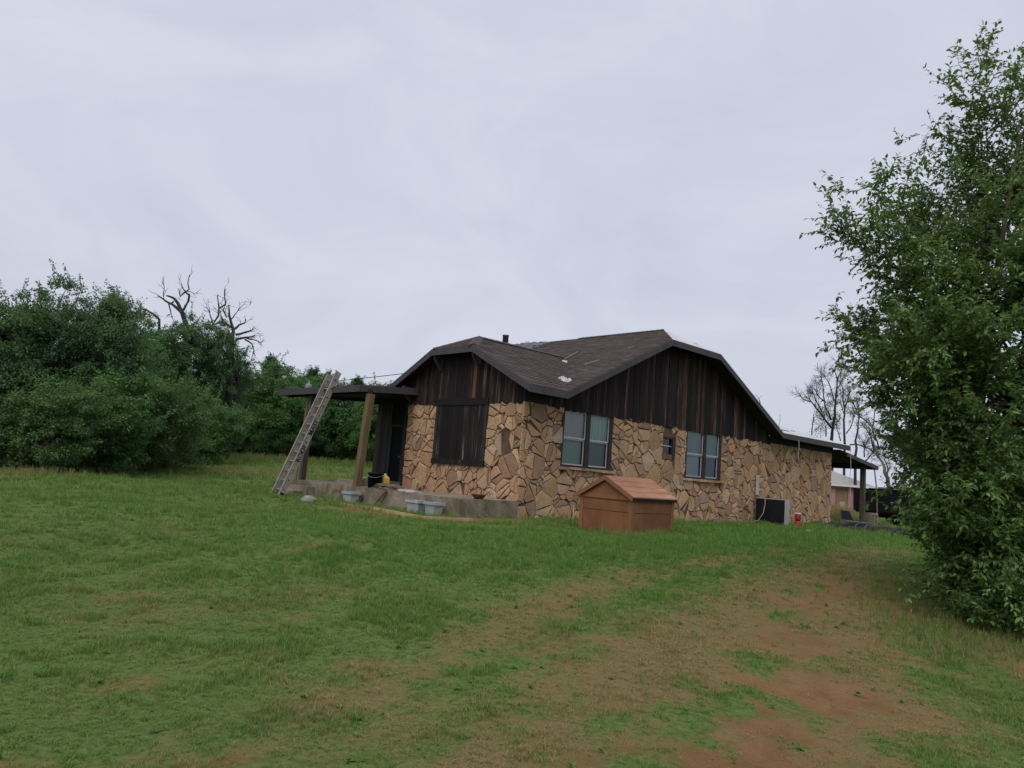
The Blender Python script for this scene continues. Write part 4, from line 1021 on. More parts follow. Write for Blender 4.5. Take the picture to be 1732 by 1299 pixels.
# grey house beyond the trailer
g0 = at(1545, 846, 95); gh = empty('grey_house', (g0[0], g0[1], -.1), math.radians(-14), 'grey house with pale trimmed window far beyond the trailer', 'house')
MB().box((0, 0, 0), (12, 7, 2.9)).mk('wall', 'far_grey', gh)
mk('roof', [(-.6, -.6, 2.9), (12.6, -.6, 2.9), (12.6, 7.6, 2.9), (-.6, 7.6, 2.9), (-.6, 3.5, 4.6), (12.6, 3.5, 4.6)], [(0, 1, 5, 4), (2, 3, 4, 5), (0, 4, 3), (1, 2, 5), (3, 2, 1, 0)], 'pale_roof', gh)
for x in (1.2, 6.2):
    wn_ = MB().box((x, -.06, .9), (x+1.8, -.01, 2.4)).mk('window', 'white', gh); o = MB().box((x+.12, -.075, 1.02), (x+1.68, -.061, 2.28)).mk('pane', 'black', None); o.location = Vector(o.location)-Vector(wn_.location); o.parent = wn_

# ================================================================== TREES
def leaves(pos, direc, size, seed, kite=True, wr=.42, droop=.3, fold=.25):
    """leaf blades: pos (n,3) stalk ends, direc (n,3) growing directions"""
    r = np.random.default_rng(seed); n = len(pos)
    d = direc+r.normal(0, .35, (n, 3)); d[:, 2] -= droop; d /= np.linalg.norm(d, axis=1)[:, None]
    up = np.tile([0, 0, 1.], (n, 1))+r.normal(0, .45, (n, 3)); s = np.cross(d, up); s /= np.linalg.norm(s, axis=1)[:, None]+1e-9
    nn = np.cross(s, d); L = (size*r.uniform(.5, 1.35, n))[:, None]; Wd = L*wr
    b = pos; tip = pos+d*L-nn*L*.12
    if kite:
        m = pos+d*L*.45; l = m-s*Wd*.5+nn*L*fold*.3; q = m+s*Wd*.5+nn*L*fold*.3
        v = np.stack([b, l, tip, q], 1).reshape(-1, 3); k = np.arange(n)[:, None]*4
        t = np.concatenate([k+np.array([[0, 2, 1]]), k+np.array([[0, 3, 2]])], 1).reshape(-1, 3)
    else:
        l1 = pos+d*L*.25-s*Wd*.42+nn*L*fold*.25; l2 = pos+d*L*.62-s*Wd*.40+nn*L*fold*.2; q1 = pos+d*L*.25+s*Wd*.42+nn*L*fold*.25; q2 = pos+d*L*.62+s*Wd*.40+nn*L*fold*.2
        md = pos+d*L*.5
        v = np.stack([b, l1, l2, tip, q2, q1, md], 1).reshape(-1, 3); k = np.arange(n)[:, None]*7
        t = np.concatenate([k+np.array([[a]]) if False else k+np.array([a]) for a in ([0, 6, 1], [1, 6, 2], [2, 6, 3], [3, 6, 4], [4, 6, 5], [5, 6, 0])], 1).reshape(-1, 3)
    return v, t
def tubes(lst, n=5):
    """many branches into one vertex / quad list; lst of (pts, radii)"""
    V = []; Q = []; b = 0
    for pts, rad in lst:
        pts = np.asarray(pts, float); m = len(pts); rad = np.asarray(rad, float)
        d = np.gradient(pts, axis=0); d /= np.linalg.norm(d, axis=1)[:, None]+1e-9
        a = np.cross(d, [.31, .17, .93]); a /= np.linalg.norm(a, axis=1)[:, None]+1e-9; c = np.cross(d, a)
        an = np.arange(n)*2*math.pi/n
        ring = pts[:, None]+(a[:, None]*np.cos(an)[None, :, None]+c[:, None]*np.sin(an)[None, :, None])*rad[:, None, None]
        V.append(ring.reshape(-1, 3)); i = np.arange(m-1)[:, None]*n; k = np.arange(n)[None]; k2 = (k+1) % n
        Q.append(np.stack([i+k, i+k2, i+n+k2, i+n+k], -1).reshape(-1, 4)+b); b += m*n
    return np.concatenate(V), np.concatenate(Q)
def branch(p, d, L, r0_, r, n=7, wob=.18, trop=.05, taper=.25):
    pts = [np.array(p, float)]; d = np.array(d, float); d /= np.linalg.norm(d)
    for k in range(n):
        d = d+r.normal(0, wob, 3)+np.array([0, 0, trop]); d /= np.linalg.norm(d); pts.append(pts[-1]+d*L/n)
    return np.array(pts), r0_*np.linspace(1, taper, n+1)
def along(pts, q):
    f = q*(len(pts)-1); i = min(int(f), len(pts)-2); a = f-i
    return pts[i]*(1-a)+pts[i+1]*a, pts[i+1]-pts[i]
def sphere_dir(r):
    v = r.normal(0, 1, 3); return v/np.linalg.norm(v)

# ---- woodland prototypes: limbs to clump centres, each clump a puff of leaf blades
def make_crown(seed, hgt, rad, base, nclump, per, leaf, mat, shape='round', clr=.55, bark='bark', trunk_r=.16):
    r = np.random.default_rng(seed)
    lobes = []
    for k in range(9 if shape != 'cedar' else 1):
        a = r.uniform(0, 6.283); q = r.uniform(.1, .62); lobes.append((np.array([rad*q*math.cos(a), rad*q*math.sin(a), base+(hgt-base)*r.uniform(.16 if base < .15 else .25, .78)]), rad*r.uniform(.38, .62), (hgt-base)*r.uniform(.2, .34)))
    C = []
    while len(C) < nclump:
        if shape == 'cedar':
            q = r.random()**.8; z = base+(hgt-base)*q; R_ = rad*(1-q)**.75*(.75+.25*math.sin(z*5+seed))+.08; a = r.uniform(0, 6.283); rr_ = R_*math.sqrt(r.uniform(.35, 1)); C.append((rr_*math.cos(a), rr_*math.sin(a), z))
        else:
            c, a, b = lobes[r.integers(len(lobes))]; d = sphere_dir(r); q = r.uniform(.55, 1.0)**.6
            p = c+d*np.array([a, a, b])*q
            if p[2] < base*.5: continue
            C.append(tuple(p))
    C = np.array(C); wood = []
    tr_top = np.array([r.normal(0, .1), r.normal(0, .1), hgt*.72])
    tp, trd = branch((0, 0, -.3), (0, 0, 1), hgt*.8, trunk_r, r, 9, .06, .1, .12); wood.append((tp, trd))
    for c in C[::max(1, len(C)//70)]:
        z = max(.25, min(hgt*.7, c[2]-np.hypot(c[0], c[1])*.55)); q = z/(hgt*.8); s, _ = along(tp, min(.95, q))
        m = (s+c)/2+np.array([0, 0, .12*np.linalg.norm(c-s)])+r.normal(0, .1, 3); pts = np.array([s, (s+m)/2+r.normal(0, .05, 3), m, (m+c)/2+r.normal(0, .06, 3), c])
        wood.append((pts, trunk_r*.38*np.linspace(1, .16, 5)))
    pos = []; di = []
    for c in C:
        sg = clr*r.uniform(.55, 1.2)*(.6 if shape == 'cedar' else 1); k = int(per*r.uniform(.6, 1.3)); o = r.normal(0, 1, (k, 3)); o /= np.linalg.norm(o, axis=1)[:, None]; o *= (sg*r.random(k)**.5)[:, None]*np.array([1, 1, .7])
        # sprays: some leaves strung on little outward shoots
        sh = sphere_dir(r); sh[2] = abs(sh[2])*.8+.1; ns = k//3; q = r.random(ns)
        out = c+sh*(q*sg*2.5)[:, None]+r.normal(0, .05, (ns, 3))
        p = np.concatenate([c+o, out]); pos.append(p); di.append(np.concatenate([o/(sg+1e-6), np.tile(sh, (ns, 1))]))
    pos = np.concatenate(pos); di = np.concatenate(di); k = pos[:, 2] > .03; pos = pos[k]; di = di[k]
    v, t = leaves(pos, di, leaf, seed+1, True, .6 if shape != 'cedar' else .45)
    crown = fast_mesh('crown', v, t, mat)
    wv, wq = tubes(wood, 5); trunk = fast_mesh('trunk', wv, wq, bark, True)
    return trunk, crown
PROTO = {
    'broad':  make_crown(41, 7.6, 3.6, .1, 330, 190, .105, 'leaf_a', clr=.46),
    'broad2': make_crown(42, 8.2, 3.3, .2, 320, 190, .11, 'leaf_b', clr=.46),
    'bright': make_crown(43, 8.0, 3.6, .3, 240, 170, .15, 'leaf_c', clr=.60),
    'shrub':  make_crown(44, 3.8, 2.3, .0, 220, 180, .085, 'leaf_s', clr=.38, trunk_r=.08),
    'shrub_b': make_crown(51, 4.2, 2.2, .0, 190, 170, .11, 'leaf_c', clr=.46, trunk_r=.08),
    'cedar':  make_crown(45, 8.6, 2.3, .0, 260, 190, .10, 'leaf_d', shape='cedar', clr=.50),
    'tall':   make_crown(46, 9.6, 2.6, 1.2, 230, 180, .13, 'leaf_b', clr=.52, trunk_r=.2),
}
PH_ = {'broad': 7.6, 'broad2': 8.2, 'bright': 8.0, 'shrub': 3.8, 'shrub_b': 4.2, 'cedar': 8.6, 'tall': 9.6}
def plant(kind, x, d, ytop, rz, wid, label, name='tree', cat='tree', group='trees of the wood beside the yard'):
    b = at(x, 780, d); z = float(gz(b[0], b[1])); tp = at(x, ytop, d); hgt = tp[2]-z; s = hgt/PH_[kind]
    e = empty(name, (b[0], b[1], z), rz, label, cat, group); e.scale = (s*wid, s*wid, s)
    for nm, me in zip(('trunk', 'crown'), PROTO[kind]):
        o = link(bpy.data.objects.new(nm, me), e)
        if nm == 'crown': o['kind'] = 'stuff'
    return e
WOOD = [
    ('broad', -70, 25.5, 470, .3, 1.0, 'dense olive green tree at the end of the woods by the straw grass'),
    ('broad2', 35, 27.5, 478, 2.1, .92, 'tall dark green tree with ragged top leaning over the straw grass'),
    ('broad', 118, 29, 485, 4.0, .86, 'bushy olive green tree with loose airy twigs at its top'),
    ('broad2', 175, 33, 515, 5.2, .72, 'dark green tree shouldering out of the front of the woods'),
    ('shrub', 70, 24.5, 640, 1.0, 1.15, 'low olive shrub at the foot of the ragged dark tree'),
    ('shrub_b', 165, 27.5, 620, 2.4, 1.15, 'brighter green shrub spilling onto the grass edge'),
    ('shrub', 240, 31.5, 640, .4, 1.15, 'grey green shrub where the straw grass ends'),
    ('shrub', 300, 37, 650, 3.3, 1.1, 'pale olive shrub below the bare snags'),
    ('shrub_b', 345, 43, 668, 5.0, 1.1, 'small bright green shrub at the corner of the mown grass'),
    ('tall', 262, 45, 530, .8, 1.15, 'tall green tree below the left bare snag limbs'),
    ('tall', 328, 47, 520, 2.9, .78, 'narrow vine covered green tree under the tallest snag'),
    ('tall', 375, 50, 575, 4.2, .75, 'dark leafy tree wrapped round the spreading snag'),
    ('bright', 222, 42, 560, 1.4, .8, 'mid green tree in the gap behind the olive shrubs'),
    ('bright', 425, 57, 612, .2, 1.1, 'bright green leafy tree at the back of the yard beside the cedars'),
    ('bright', 488, 55, 636, 2.0, 1.15, 'bright green leafy tree behind the ladder'),
    ('bright', 560, 58, 640, 3.7, 1.15, 'bright green leafy tree seen under the porch roof'),
    ('bright', 628, 56, 652, 5.1, 1.15, 'bright green leafy tree seen beside the dark porch wall'),
    ('cedar', 402, 62, 628, 1.0, 1.2, 'dark pointed cedar standing next to the spreading snag'),
    ('cedar', 440, 61, 603, 2.2, 1.2, 'tallest dark cedar of the back row'),
    ('tall', 470, 63, 625, .6, 1.2, 'dark round topped tree between the tallest cedar and the ladder'),
    ('cedar', 514, 62, 624, 4.4, 1.3, 'dark cedar with a slim tip above the porch roof jug'),
    ('cedar', 540, 63, 630, 3.4, 1.0, 'dark slim cedar beside the ladder top'),
    ('cedar', 592, 62, 640, 2.6, 1.4, 'dark cedar just past the ladder top above the porch roof'),
    ('cedar', 650, 64, 668, 1.6, 1.0, 'dark cedar hidden low behind the porch wall'),
    ('broad2', 60, 40, 560, 1.1, 1.2, 'dark tree deep in the woods behind the ragged tree'),
    ('broad', 200, 52, 590, 3.1, 1.3, 'olive tree deep in the woods behind the low limb'),
    ('broad2', 300, 60, 620, 4.1, 1.3, 'dark tree deep in the woods behind the tallest snag'),
    ('broad2', 380, 66, 650, .9, 1.3, 'dark tree deep in the woods behind the spreading snag'),
    ('broad', 130, 60, 590, 5.1, 1.3, 'olive tree deep in the woods behind the bushy tree'),
    ('broad2', 470, 70, 680, 2.7, 1.4, 'dark low tree closing the back of the yard behind the cedars'),
    ('broad2', 580, 72, 680, 3.9, 1.6, 'dark low tree closing the back of the yard past the ladder'),
    ('broad2', 525, 78, 690, 1.9, 1.8, 'dark low tree closing the back of the yard under the porch roof'),
    ('broad', 250, 85, 680, 2.9, 1.9, 'olive tree farthest back in the woods behind the mid green tree'),
    ('broad2', 350, 88, 690, 4.9, 1.9, 'dark tree farthest back in the woods behind the snags'),
    ('broad', 420, 84, 690, .4, 1.8, 'olive tree farthest back behind the bright leafy tree'),
    ('shrub', 395, 58, 722, 2.1, 1.3, 'low olive shrub at the foot of the back row cedars'),
    ('shrub', 372, 60, 726, 0.5, 1.5, 'low shrub at the foot of the dark leafy snag tree'),
    ('shrub', 425, 66, 728, 1.5, 1.5, 'low shrub below the tallest cedar'),
    ('shrub', 465, 65, 732, 2.5, 1.5, 'low shrub at the back edge behind the ladder foot'),
    ('shrub', 505, 67, 732, 3.5, 1.5, 'low shrub at the back edge behind the dark porch post'),
    ('shrub', 548, 66, 734, 4.5, 1.5, 'low shrub at the back edge seen between the porch posts'),
    ('shrub', 590, 67, 736, 5.5, 1.5, 'low shrub at the back edge behind the tan porch post'),
    ('shrub', 630, 66, 738, 0.9, 1.5, 'low shrub at the back edge beside the dark porch wall'),
    ('shrub', 268, 46, 712, 4.6, 1.3, 'low olive shrub under the tall green tree'),
]
for w_ in WOOD:
    nm = {'shrub': 'shrub', 'shrub_b': 'shrub', 'cedar': 'cedar_tree'}.get(w_[0], 'leafy_tree')
    plant(*w_, name=nm, cat='shrub' if nm == 'shrub' else 'tree', group='shrubs at the edge of the wood' if nm == 'shrub' else 'trees of the wood beside the yard')

# ---- bare trees traced limb by limb, each at its own distance
def snag(name, d, limbs, label, mat, seed, twigs=3, twl=.9, group=None, base=None, ntw=2, leafy=None):
    r = np.random.default_rng(seed); wood = []
    b0 = at(*base, d); z = float(gz(b0[0], b0[1])); e = empty(name, (b0[0], b0[1], z), 0, label, 'dead tree', group); O = np.array([b0[0], b0[1], z])
    tips = []
    mpp = d/F
    for pts, w0, w1 in limbs:
        dep = d+r.normal(0, .5); P3 = [at(x, y, dep+r.normal(0, .18)) for x, y in pts]
        P3[0] = at(*pts[0], d)
        # refine with wobble
        Q = [P3[0]]
        for a, b in zip(P3[:-1], P3[1:]):
            Q.append((a+b)/2+r.normal(0, .035*np.linalg.norm(b-a), 3)); Q.append(b)
        Q = np.array(Q)-O; rad = np.linspace(w0, w1, len(Q))*mpp/2; wood.append((Q, rad))
        for _ in range(twigs):
            q = r.uniform(.35, 1); p, dd = along(Q, q); dd = dd/np.linalg.norm(dd)+r.normal(0, .55, 3); tl = twl*r.uniform(.4, 1.2)
            tp, trd = branch(p, dd, tl, max(.02, .35*np.interp(q, [0, 1], [rad[0], rad[-1]])), r, 5, .22, .06, .3); wood.append((tp, trd))
            for _ in range(ntw):
                p2, d2_ = along(tp, r.uniform(.3, 1)); t2, r2 = branch(p2, d2_/np.linalg.norm(d2_)+r.normal(0, .6, 3), tl*.6, .016, r, 4, .25, .05, .4); wood.append((t2, r2)); tips.append(t2)
    if base is not None:
        fp = np.array(limbs[0][0][0]); tb = at(*limbs[0][0][0], d)-O
        if np.linalg.norm(tb) > .4: wood.append((np.array([(0, 0, -.4), tb*.5+r.normal(0, .05, 3), tb]), np.array([limbs[0][1]*1.35, limbs[0][1]*1.1, limbs[0][1]])*mpp/2))
    big = [w_ for w_ in wood if w_[1][0] > .03]; sml = [w_ for w_ in wood if w_[1][0] <= .03]
    v, q = tubes(big, 7); o = link(bpy.data.objects.new('trunk', fast_mesh('trunk', v, q, mat, True)), e)
    if sml:
        v, q = tubes(sml, 3); o = link(bpy.data.objects.new('twigs', fast_mesh('twigs', v, q, mat)), e); o['kind'] = 'stuff'
    if leafy:
        pos = []; 
        for (x, y, s_, n_) in leafy:
            c = at(x, y, d)-O; pos.append(c+r.normal(0, s_, (n_, 3)))
        pos = np.concatenate(pos); v, t = leaves(pos, r.normal(0, 1, pos.shape), .13, seed, True, .6)
        o = link(bpy.data.objects.new('foliage', fast_mesh('foliage', v, t, 'leaf_d')), e); o['kind'] = 'stuff'
    return e
S1 = lambda pts: [(200+x*260/1689, 460+y*200/1299) for x, y in pts]
snag('dead_snag', 47, [
    (S1([(760, 900), (740, 560), (700, 440), (660, 350), (610, 290), (530, 260)]), 11, 2.5), (S1([(700, 450), (600, 360), (520, 320), (440, 265)]), 5.5, 2),
    (S1([(715, 420), (770, 320), (780, 250), (740, 215), (780, 190), (765, 120), (785, 30)]), 4.5, 1.2), (S1([(740, 215), (680, 270), (665, 180)]), 3, 1.2),
    (S1([(610, 325), (555, 355), (580, 450), (540, 480)]), 3, 1.2), (S1([(500, 270), (505, 200), (495, 110)]), 2, .8), (S1([(740, 215), (705, 180)]), 2.5, 1.5)],
    'dead forked snag rising highest above the leafy trees', 'bark_dead', 3, 3, .8, 'bare trees', base=(318, 775))
snag('dead_snag', 46, [(S1([(460, 700), (450, 520), (380, 460), (300, 410), (170, 395)]), 5, 2), (S1([(300, 420), (285, 500)]), 3, 1.5), (S1([(420, 480), (450, 520)]), 3, 3), (S1([(330, 720), (160, 530), (80, 515), (0, 535)]), 4, 1.5)],
    'dead limb arching low over the leafy treetops', 'bark_dead', 5, 2, .7, 'bare trees', base=(275, 775))
snag('dead_snag', 49, [
    (S1([(1230, 1100), (1250, 800), (1265, 640), (1220, 480), (1215, 370)]), 9, 2), (S1([(1250, 760), (1150, 780), (1080, 850)]), 5, 2), (S1([(1265, 620), (1150, 550), (1040, 580), (1100, 480), (1105, 400), (1090, 260)]), 4.5, 1.8),
    (S1([(1105, 400), (1180, 350), (1165, 240), (1180, 190)]), 3, .9), (S1([(1250, 640), (1330, 580), (1390, 560), (1400, 520)]), 4, 1.5), (S1([(1290, 690), (1400, 660), (1475, 635)]), 4.5, 1.8),
    (S1([(1300, 740), (1400, 720), (1500, 700)]), 4.5, 2), (S1([(1400, 720), (1480, 740), (1560, 780)]), 3, 1.2), (S1([(1390, 740), (1470, 790), (1490, 860), (1460, 960)]), 3, 1), (S1([(1300, 740), (1285, 840)]), 3, 1.5),
    (S1([(1240, 520), (1280, 470), (1320, 420)]), 2.5, 1), (S1([(1190, 500), (1150, 400)]), 2.5, 1), (S1([(1240, 680), (1160, 690), (1110, 740)]), 4, 2), (S1([(1040, 580), (1010, 480), (1000, 390)]), 3, 1), (S1([(1200, 1050), (1280, 1080), (1380, 1095)]), 3.5, 1.2)],
    'dead snag with limbs radiating like spokes beside the cedars', 'bark_dead', 7, 4, .9, 'bare trees', base=(385, 777))
S2 = lambda pts: [(1340+x*220/1588, 600+y*180/1299) for x, y in pts]
snag('bare_tree', 74, [
    (S1 and S2([(480, 1030), (500, 850), (520, 650), (540, 450), (545, 290), (510, 180)]), 5.5, 1), (S2([(545, 290), (590, 220), (600, 130)]), 2.2, .8), (S2([(490, 900), (420, 820), (340, 710), (240, 580), (130, 540), (85, 490)]), 4, 1),
    (S2([(240, 580), (200, 510)]), 2, 1), (S2([(470, 800), (400, 640), (380, 500), (375, 380), (340, 200)]), 3, .9), (S2([(380, 560), (300, 480), (295, 350)]), 2.4, .8), (S2([(510, 560), (470, 400), (390, 250)]), 2.6, .8), (S2([(360, 700), (300, 580), (240, 440)]), 2.4, .8), (S2([(540, 420), (600, 320), (640, 260)]), 2, .8), (S2([(410, 1000), (410, 860)]), 2, 2)],
    'tall bare tree with dark ivy tufts behind the pale rear roof', 'bark_dead', 11, 9, 1.3, 'bare trees', base=(1404, 862), ntw=8,
    leafy=[(*S2([(360, 720)])[0], .35, 500), (*S2([(460, 590)])[0], .28, 300), (*S2([(520, 780)])[0], .35, 450), (*S2([(420, 680)])[0], .3, 300), (*S2([(455, 480)])[0], .2, 150), (*S2([(330, 930)])[0], .4, 200)])
snag('bare_tree', 72, [
    (S2([(640, 1080), (630, 800), (640, 640), (620, 450), (600, 360)]), 4, .8), (S2([(640, 660), (690, 520), (700, 460)]), 3, .8), (S2([(660, 960), (740, 820), (760, 700)]), 2.2, .7), (S2([(590, 1050), (540, 880)]), 2.2, .8), (S2([(640, 740), (600, 620), (590, 560)]), 2, .7)],
    'slim bare tree standing next to the ivy tufted tree', 'bark_dead', 12, 9, 1.2, 'bare trees', base=(1428, 862), ntw=8)
snag('bare_tree', 66, [
    (S2([(770, 1230), (770, 1050), (800, 920), (820, 740), (820, 640)]), 4.5, 1), (S2([(820, 750), (740, 560)]), 2.5, .8), (S2([(700, 1100), (780, 1090), (900, 1130), (1000, 1190)]), 2.6, 1.4), (S2([(880, 1250), (885, 1120), (880, 1040)]), 2.4, 1), (S2([(1000, 1180), (960, 1000), (880, 880)]), 3, 1), (S2([(980, 900), (1000, 760), (1030, 640), (1025, 570)]), 2.2, .7), (S2([(1060, 1150), (1000, 980), (980, 880)]), 3, 1.2), (S2([(890, 1299), (960, 1220), (1050, 1150)]), 2.4, 1.4)],
    'bare tree with a crooked trunk behind the carport roof', 'bark_dead', 13, 9, 1.2, 'bare trees', base=(1446, 862), ntw=9)
S3 = lambda pts: [(1380+x*220/1588, 740+y*180/1299) for x, y in pts]
snag('bare_tree', 58, [
    (S3([(930, 720), (880, 560), (840, 430), (810, 300), (730, 150), (700, 40)]), 8, 2), (S3([(1050, 720), (1080, 520), (1085, 400), (1090, 200)]), 9, 3), (S3([(1110, 730), (1180, 600), (1260, 430), (1310, 330)]), 5, 2), (S3([(890, 560), (880, 380), (830, 260)]), 4, 1.5)]
    + [(S2([(1250, 1140), (1100, 1000), (980, 890), (880, 790), (790, 730), (730, 650)]), 4, 1.5), (S2([(1265, 1060), (1265, 850), (1260, 740), (1300, 620)]), 3.4, 1)],
    'pale bare forked tree behind the black trailer', 'bark_pale', 14, 6, 1.2, 'bare trees', base=(1517, 858), ntw=8)
snag('bare_tree', 80, [(S2([(240, 920), (250, 820), (262, 720)]), 2, .8), (S2([(280, 920), (360, 850)]), 1.5, .7), (S2([(250, 850), (270, 780)]), 1.2, .6)], 'small bare treetop showing over the pale rear roof', 'bark_dead', 15, 4, .6, 'bare trees', base=(1374, 860))
snag('bare_tree', 85, [(S2([(-690, 250), (-700, 180), (-710, 100)]) and [(1286, 690), (1285, 678), (1283, 672)], 1.6, .7)], 'tiny bare twig top showing over the main rake', 'bark_dead', 16, 3, .5, 'bare trees', base=(1287, 840))

# ---- far wooded rise
hv = []; hx = np.linspace(1380, 1900, 60)
r_h = np.random.default_rng(8)
for x in hx:
    p = at(x, 846, 420); top = at(x, 832-6*math.sin((x-1380)/60)-7*float(fbm(x*.03, 2.0, 3)), 420)
    hv += [(p[0], p[1], -3), (top[0], top[1]+12, top[2]), (top[0], top[1]+60, -3)]
hf = []
for k in range(59):
    for j in (0, 1): hf.append((k*3+j, k*3+3+j, k*3+4+j, k*3+1+j))
hill = mk('hills', hv, hf, 'hill', None, True); tag(hill, kind='structure')

# ---- the near tree on the right: limb by limb, shoots with single leaves
def near_tree():
    r = np.random.default_rng(77)
    bp = pg(1712, 1075); base = np.array([bp[0]+.15, bp[1]+1.0]); bz = float(gz(*base)); O = np.array([base[0], base[1], bz])
    e = empty('elm_tree', O, 0, 'leafy green tree with low sweeping branches at the edge of the drive', 'tree')
    D0 = base[1]
    tips = [(1412, 380, 0), (1445, 308, -.3), (1524, 212, .2), (1582, 146, 0), (1640, 62, .1), (1480, 470, .4), (1486, 610, -.4), (1468, 672, 0), (1505, 560, -.8), (1540, 700, .5), (1500, 790, -.2),
            (1515, 880, -.3), (1525, 945, .2), (1560, 1005, -.2), (1600, 1030, -.5), (1660, 1050, -.9), (1530, 640, -.6), (1570, 560, -1.0), (1600, 430, -.8), (1560, 330, .5), (1620, 260, .6), (1690, 130, -.4), (1732, 60, .3), (1700, 300, -1.0),
            (1640, 700, -1.2), (1680, 560, -1.3), (1600, 820, -1.1), (1650, 930, -1.2), (1720, 820, -1.3), (1720, 440, -1.2), (1750, 960, -1.2), (1540, 830, -.9), (1545, 450, -.3), (1490, 400, .6), (1545, 760, .2), (1580, 650, -.2), (1620, 580, .3), (1560, 900, .1), (1610, 960, -.6), (1700, 1030, -1.3), (1732, 1060, -1.2), (1640, 1010, -.2), (1580, 480, .2), (1650, 380, .2), (1610, 880, .4), (1670, 800, .3)]
    T = [at(x+(28 if y < 260 else 4 if y < 440 else 34 if y < 700 else 40 if y < 780 else 78 if y < 930 else 66 if y < 1000 else 40), y+(14 if y < 260 else 0), D0+o*1.15) for x, y, o in tips]
    for _ in range(80):                     # the rest of the crown, out of frame and behind
        d = sphere_dir(r); p = O+np.array([.75, .3, 3.8])+d*np.array([2.1, 2.0, 3.5])*r.uniform(.7, 1.0)
        if p[2] > bz+.25: T.append(p)
    stems = []
    for k, (dx_, dy_, hh) in enumerate(((.05, 0, 6.6), (-.12, .18, 5.6), (.38, .15, 6.4))):
        pts, rad = branch((0, 0, -.2), (dx_, dy_, 1), hh, .105-.015*k, r, 12, .06, .06, .12); stems.append((pts, rad))
    wood = list(stems); shoots = []
    for t_ in T:
        t_ = np.array(t_)-O; st, rad = stems[r.integers(3)]
        zc = max(.25, t_[2]-(.35+.55*np.hypot(t_[0], t_[1]))*(1 if t_[2] > 1.2 else .1)); i = int(np.argmin(np.abs(st[:, 2]-zc))); s = st[i]
        L = np.linalg.norm(t_-s); m = (s+t_)/2+np.array([0, 0, .10*L if t_[2] > 1.5 else .16*L])+r.normal(0, .05*L, 3)
        q = np.linspace(0, 1, 10)[:, None]; pts = (1-q)**2*s+2*q*(1-q)*m+q*q*t_; pts[1:-1] += r.normal(0, .02*L, (8, 3))
        rr_ = min(rad[i]*.6, .014+.011*L)*np.linspace(1, .12, 10); wood.append((pts, rr_))
        shoots.append((pts, .55))
        nsec = int((7+L*5.5)*(1.25 if t_[2] < 5.4 else .85))
        for k in range(nsec):
            q = r.uniform(.22, 1.0); p, dd = along(pts, q); dd = dd/np.linalg.norm(dd); out = dd*r.uniform(.5, 1.1)+sphere_dir(r)*.85+np.array([0, 0, .12])
            sl = r.uniform(.35, .95)*(1.1-.45*q); sp, sr = branch(p, out, sl, .0075, r, 6, .14, .05, .25); wood.append((sp, sr)); shoots.append((sp, 0.15))
            for _ in range(int(r.integers(4, 7))):
                p2, d2_ = along(sp, r.uniform(.2, 1)); d2_ = d2_/np.linalg.norm(d2_)+sphere_dir(r)*.8; tl = r.uniform(.14, .4); tp, tr_ = branch(p2, d2_, tl, .0035, r, 4, .12, .02, .4); wood.append((tp, tr_)); shoots.append((tp, 0))
    pos = []; di = []
    for pts, start in shoots:
        L = np.linalg.norm(np.diff(pts, axis=0), axis=1).sum(); n = int(L*(1-start)/(.0225 if pts[-1][2] < 5.2 else .036))
        for k in range(n):
            q = start+(1-start)*(k+r.random())/max(1, n); p, dd = along(pts, min(q, .999)); dd = dd/np.linalg.norm(dd); side = np.cross(dd, [0, 0, 1.])+r.normal(0, .3, 3); side *= (1 if k % 2 else -1)
            pos.append(p+r.normal(0, .006, 3)); di.append(dd*.6+side*.8)
    pos = np.array(pos); di = np.array(di); k = pos[:, 2] > .04; pos = pos[k]; di = di[k]
    v, t = leaves(pos, di, .072, 5, False, .5, .35, .3); print('near leaves', len(pos), len(t))
    o = link(bpy.data.objects.new('crown', fast_mesh('crown', v, t, 'leaf_near', True)), e); o['kind'] = 'stuff'
    big = [w_ for w_ in wood if w_[1][0] > .008]; sml = [w_ for w_ in wood if w_[1][0] <= .008]
    v, q = tubes(big, 7); link(bpy.data.objects.new('trunk', fast_mesh('trunk', v, q, 'bark', True)), e)
    v, q = tubes(sml, 3); o = link(bpy.data.objects.new('twigs', fast_mesh('twigs', v, q, 'bark')), e); o['kind'] = 'stuff'
near_tree()

# ================================================================== GRASS (uncountable: instanced tufts)
def grass_mat(name, green, greenl, dry):
    m = newmat(name); t = NT(m)
    tint = t.n('ShaderNodeAttribute', attribute_name='tint', attribute_type='INSTANCER').outputs['Fac']
    var = t.n('ShaderNodeAttribute', attribute_name='var', attribute_type='INSTANCER').outputs['Fac']
    isl = t.n('ShaderNodeNewGeometry').outputs['Random Per Island']
    v = t.mix(.5, var, isl)
    c = t.mix(t.ramp(v, [(.2, (0, 0, 0)), (.8, (1, 1, 1))]), green, greenl)
    s = t.n('ShaderNodeMath', {0: t.n('ShaderNodeMath', {0: isl, 1: .5}, operation='SUBTRACT').outputs[0], 1: .5, 2: tint}, operation='MULTIPLY_ADD').outputs[0]
    c = t.mix(t.ramp(s, [(.25, (0, 0, 0)), (.8, (1, 1, 1))]), c, dry)
    d = t.n('ShaderNodeBsdfPrincipled', {'Base Color': c, 'Roughness': .6, 'Specular IOR Level': .2})
    tr = t.n('ShaderNodeBsdfTranslucent', {0: c})
    mx = t.n('ShaderNodeMixShader', {0: .3, 1: d.outputs[0], 2: tr.outputs[0]})
    t.n('ShaderNodeOutputMaterial', {0: mx.outputs[0]}); return m
M['grass'] = grass_mat('grass_blades', (.066, .148, .028), (.138, .262, .052), (.310, .235, .108))

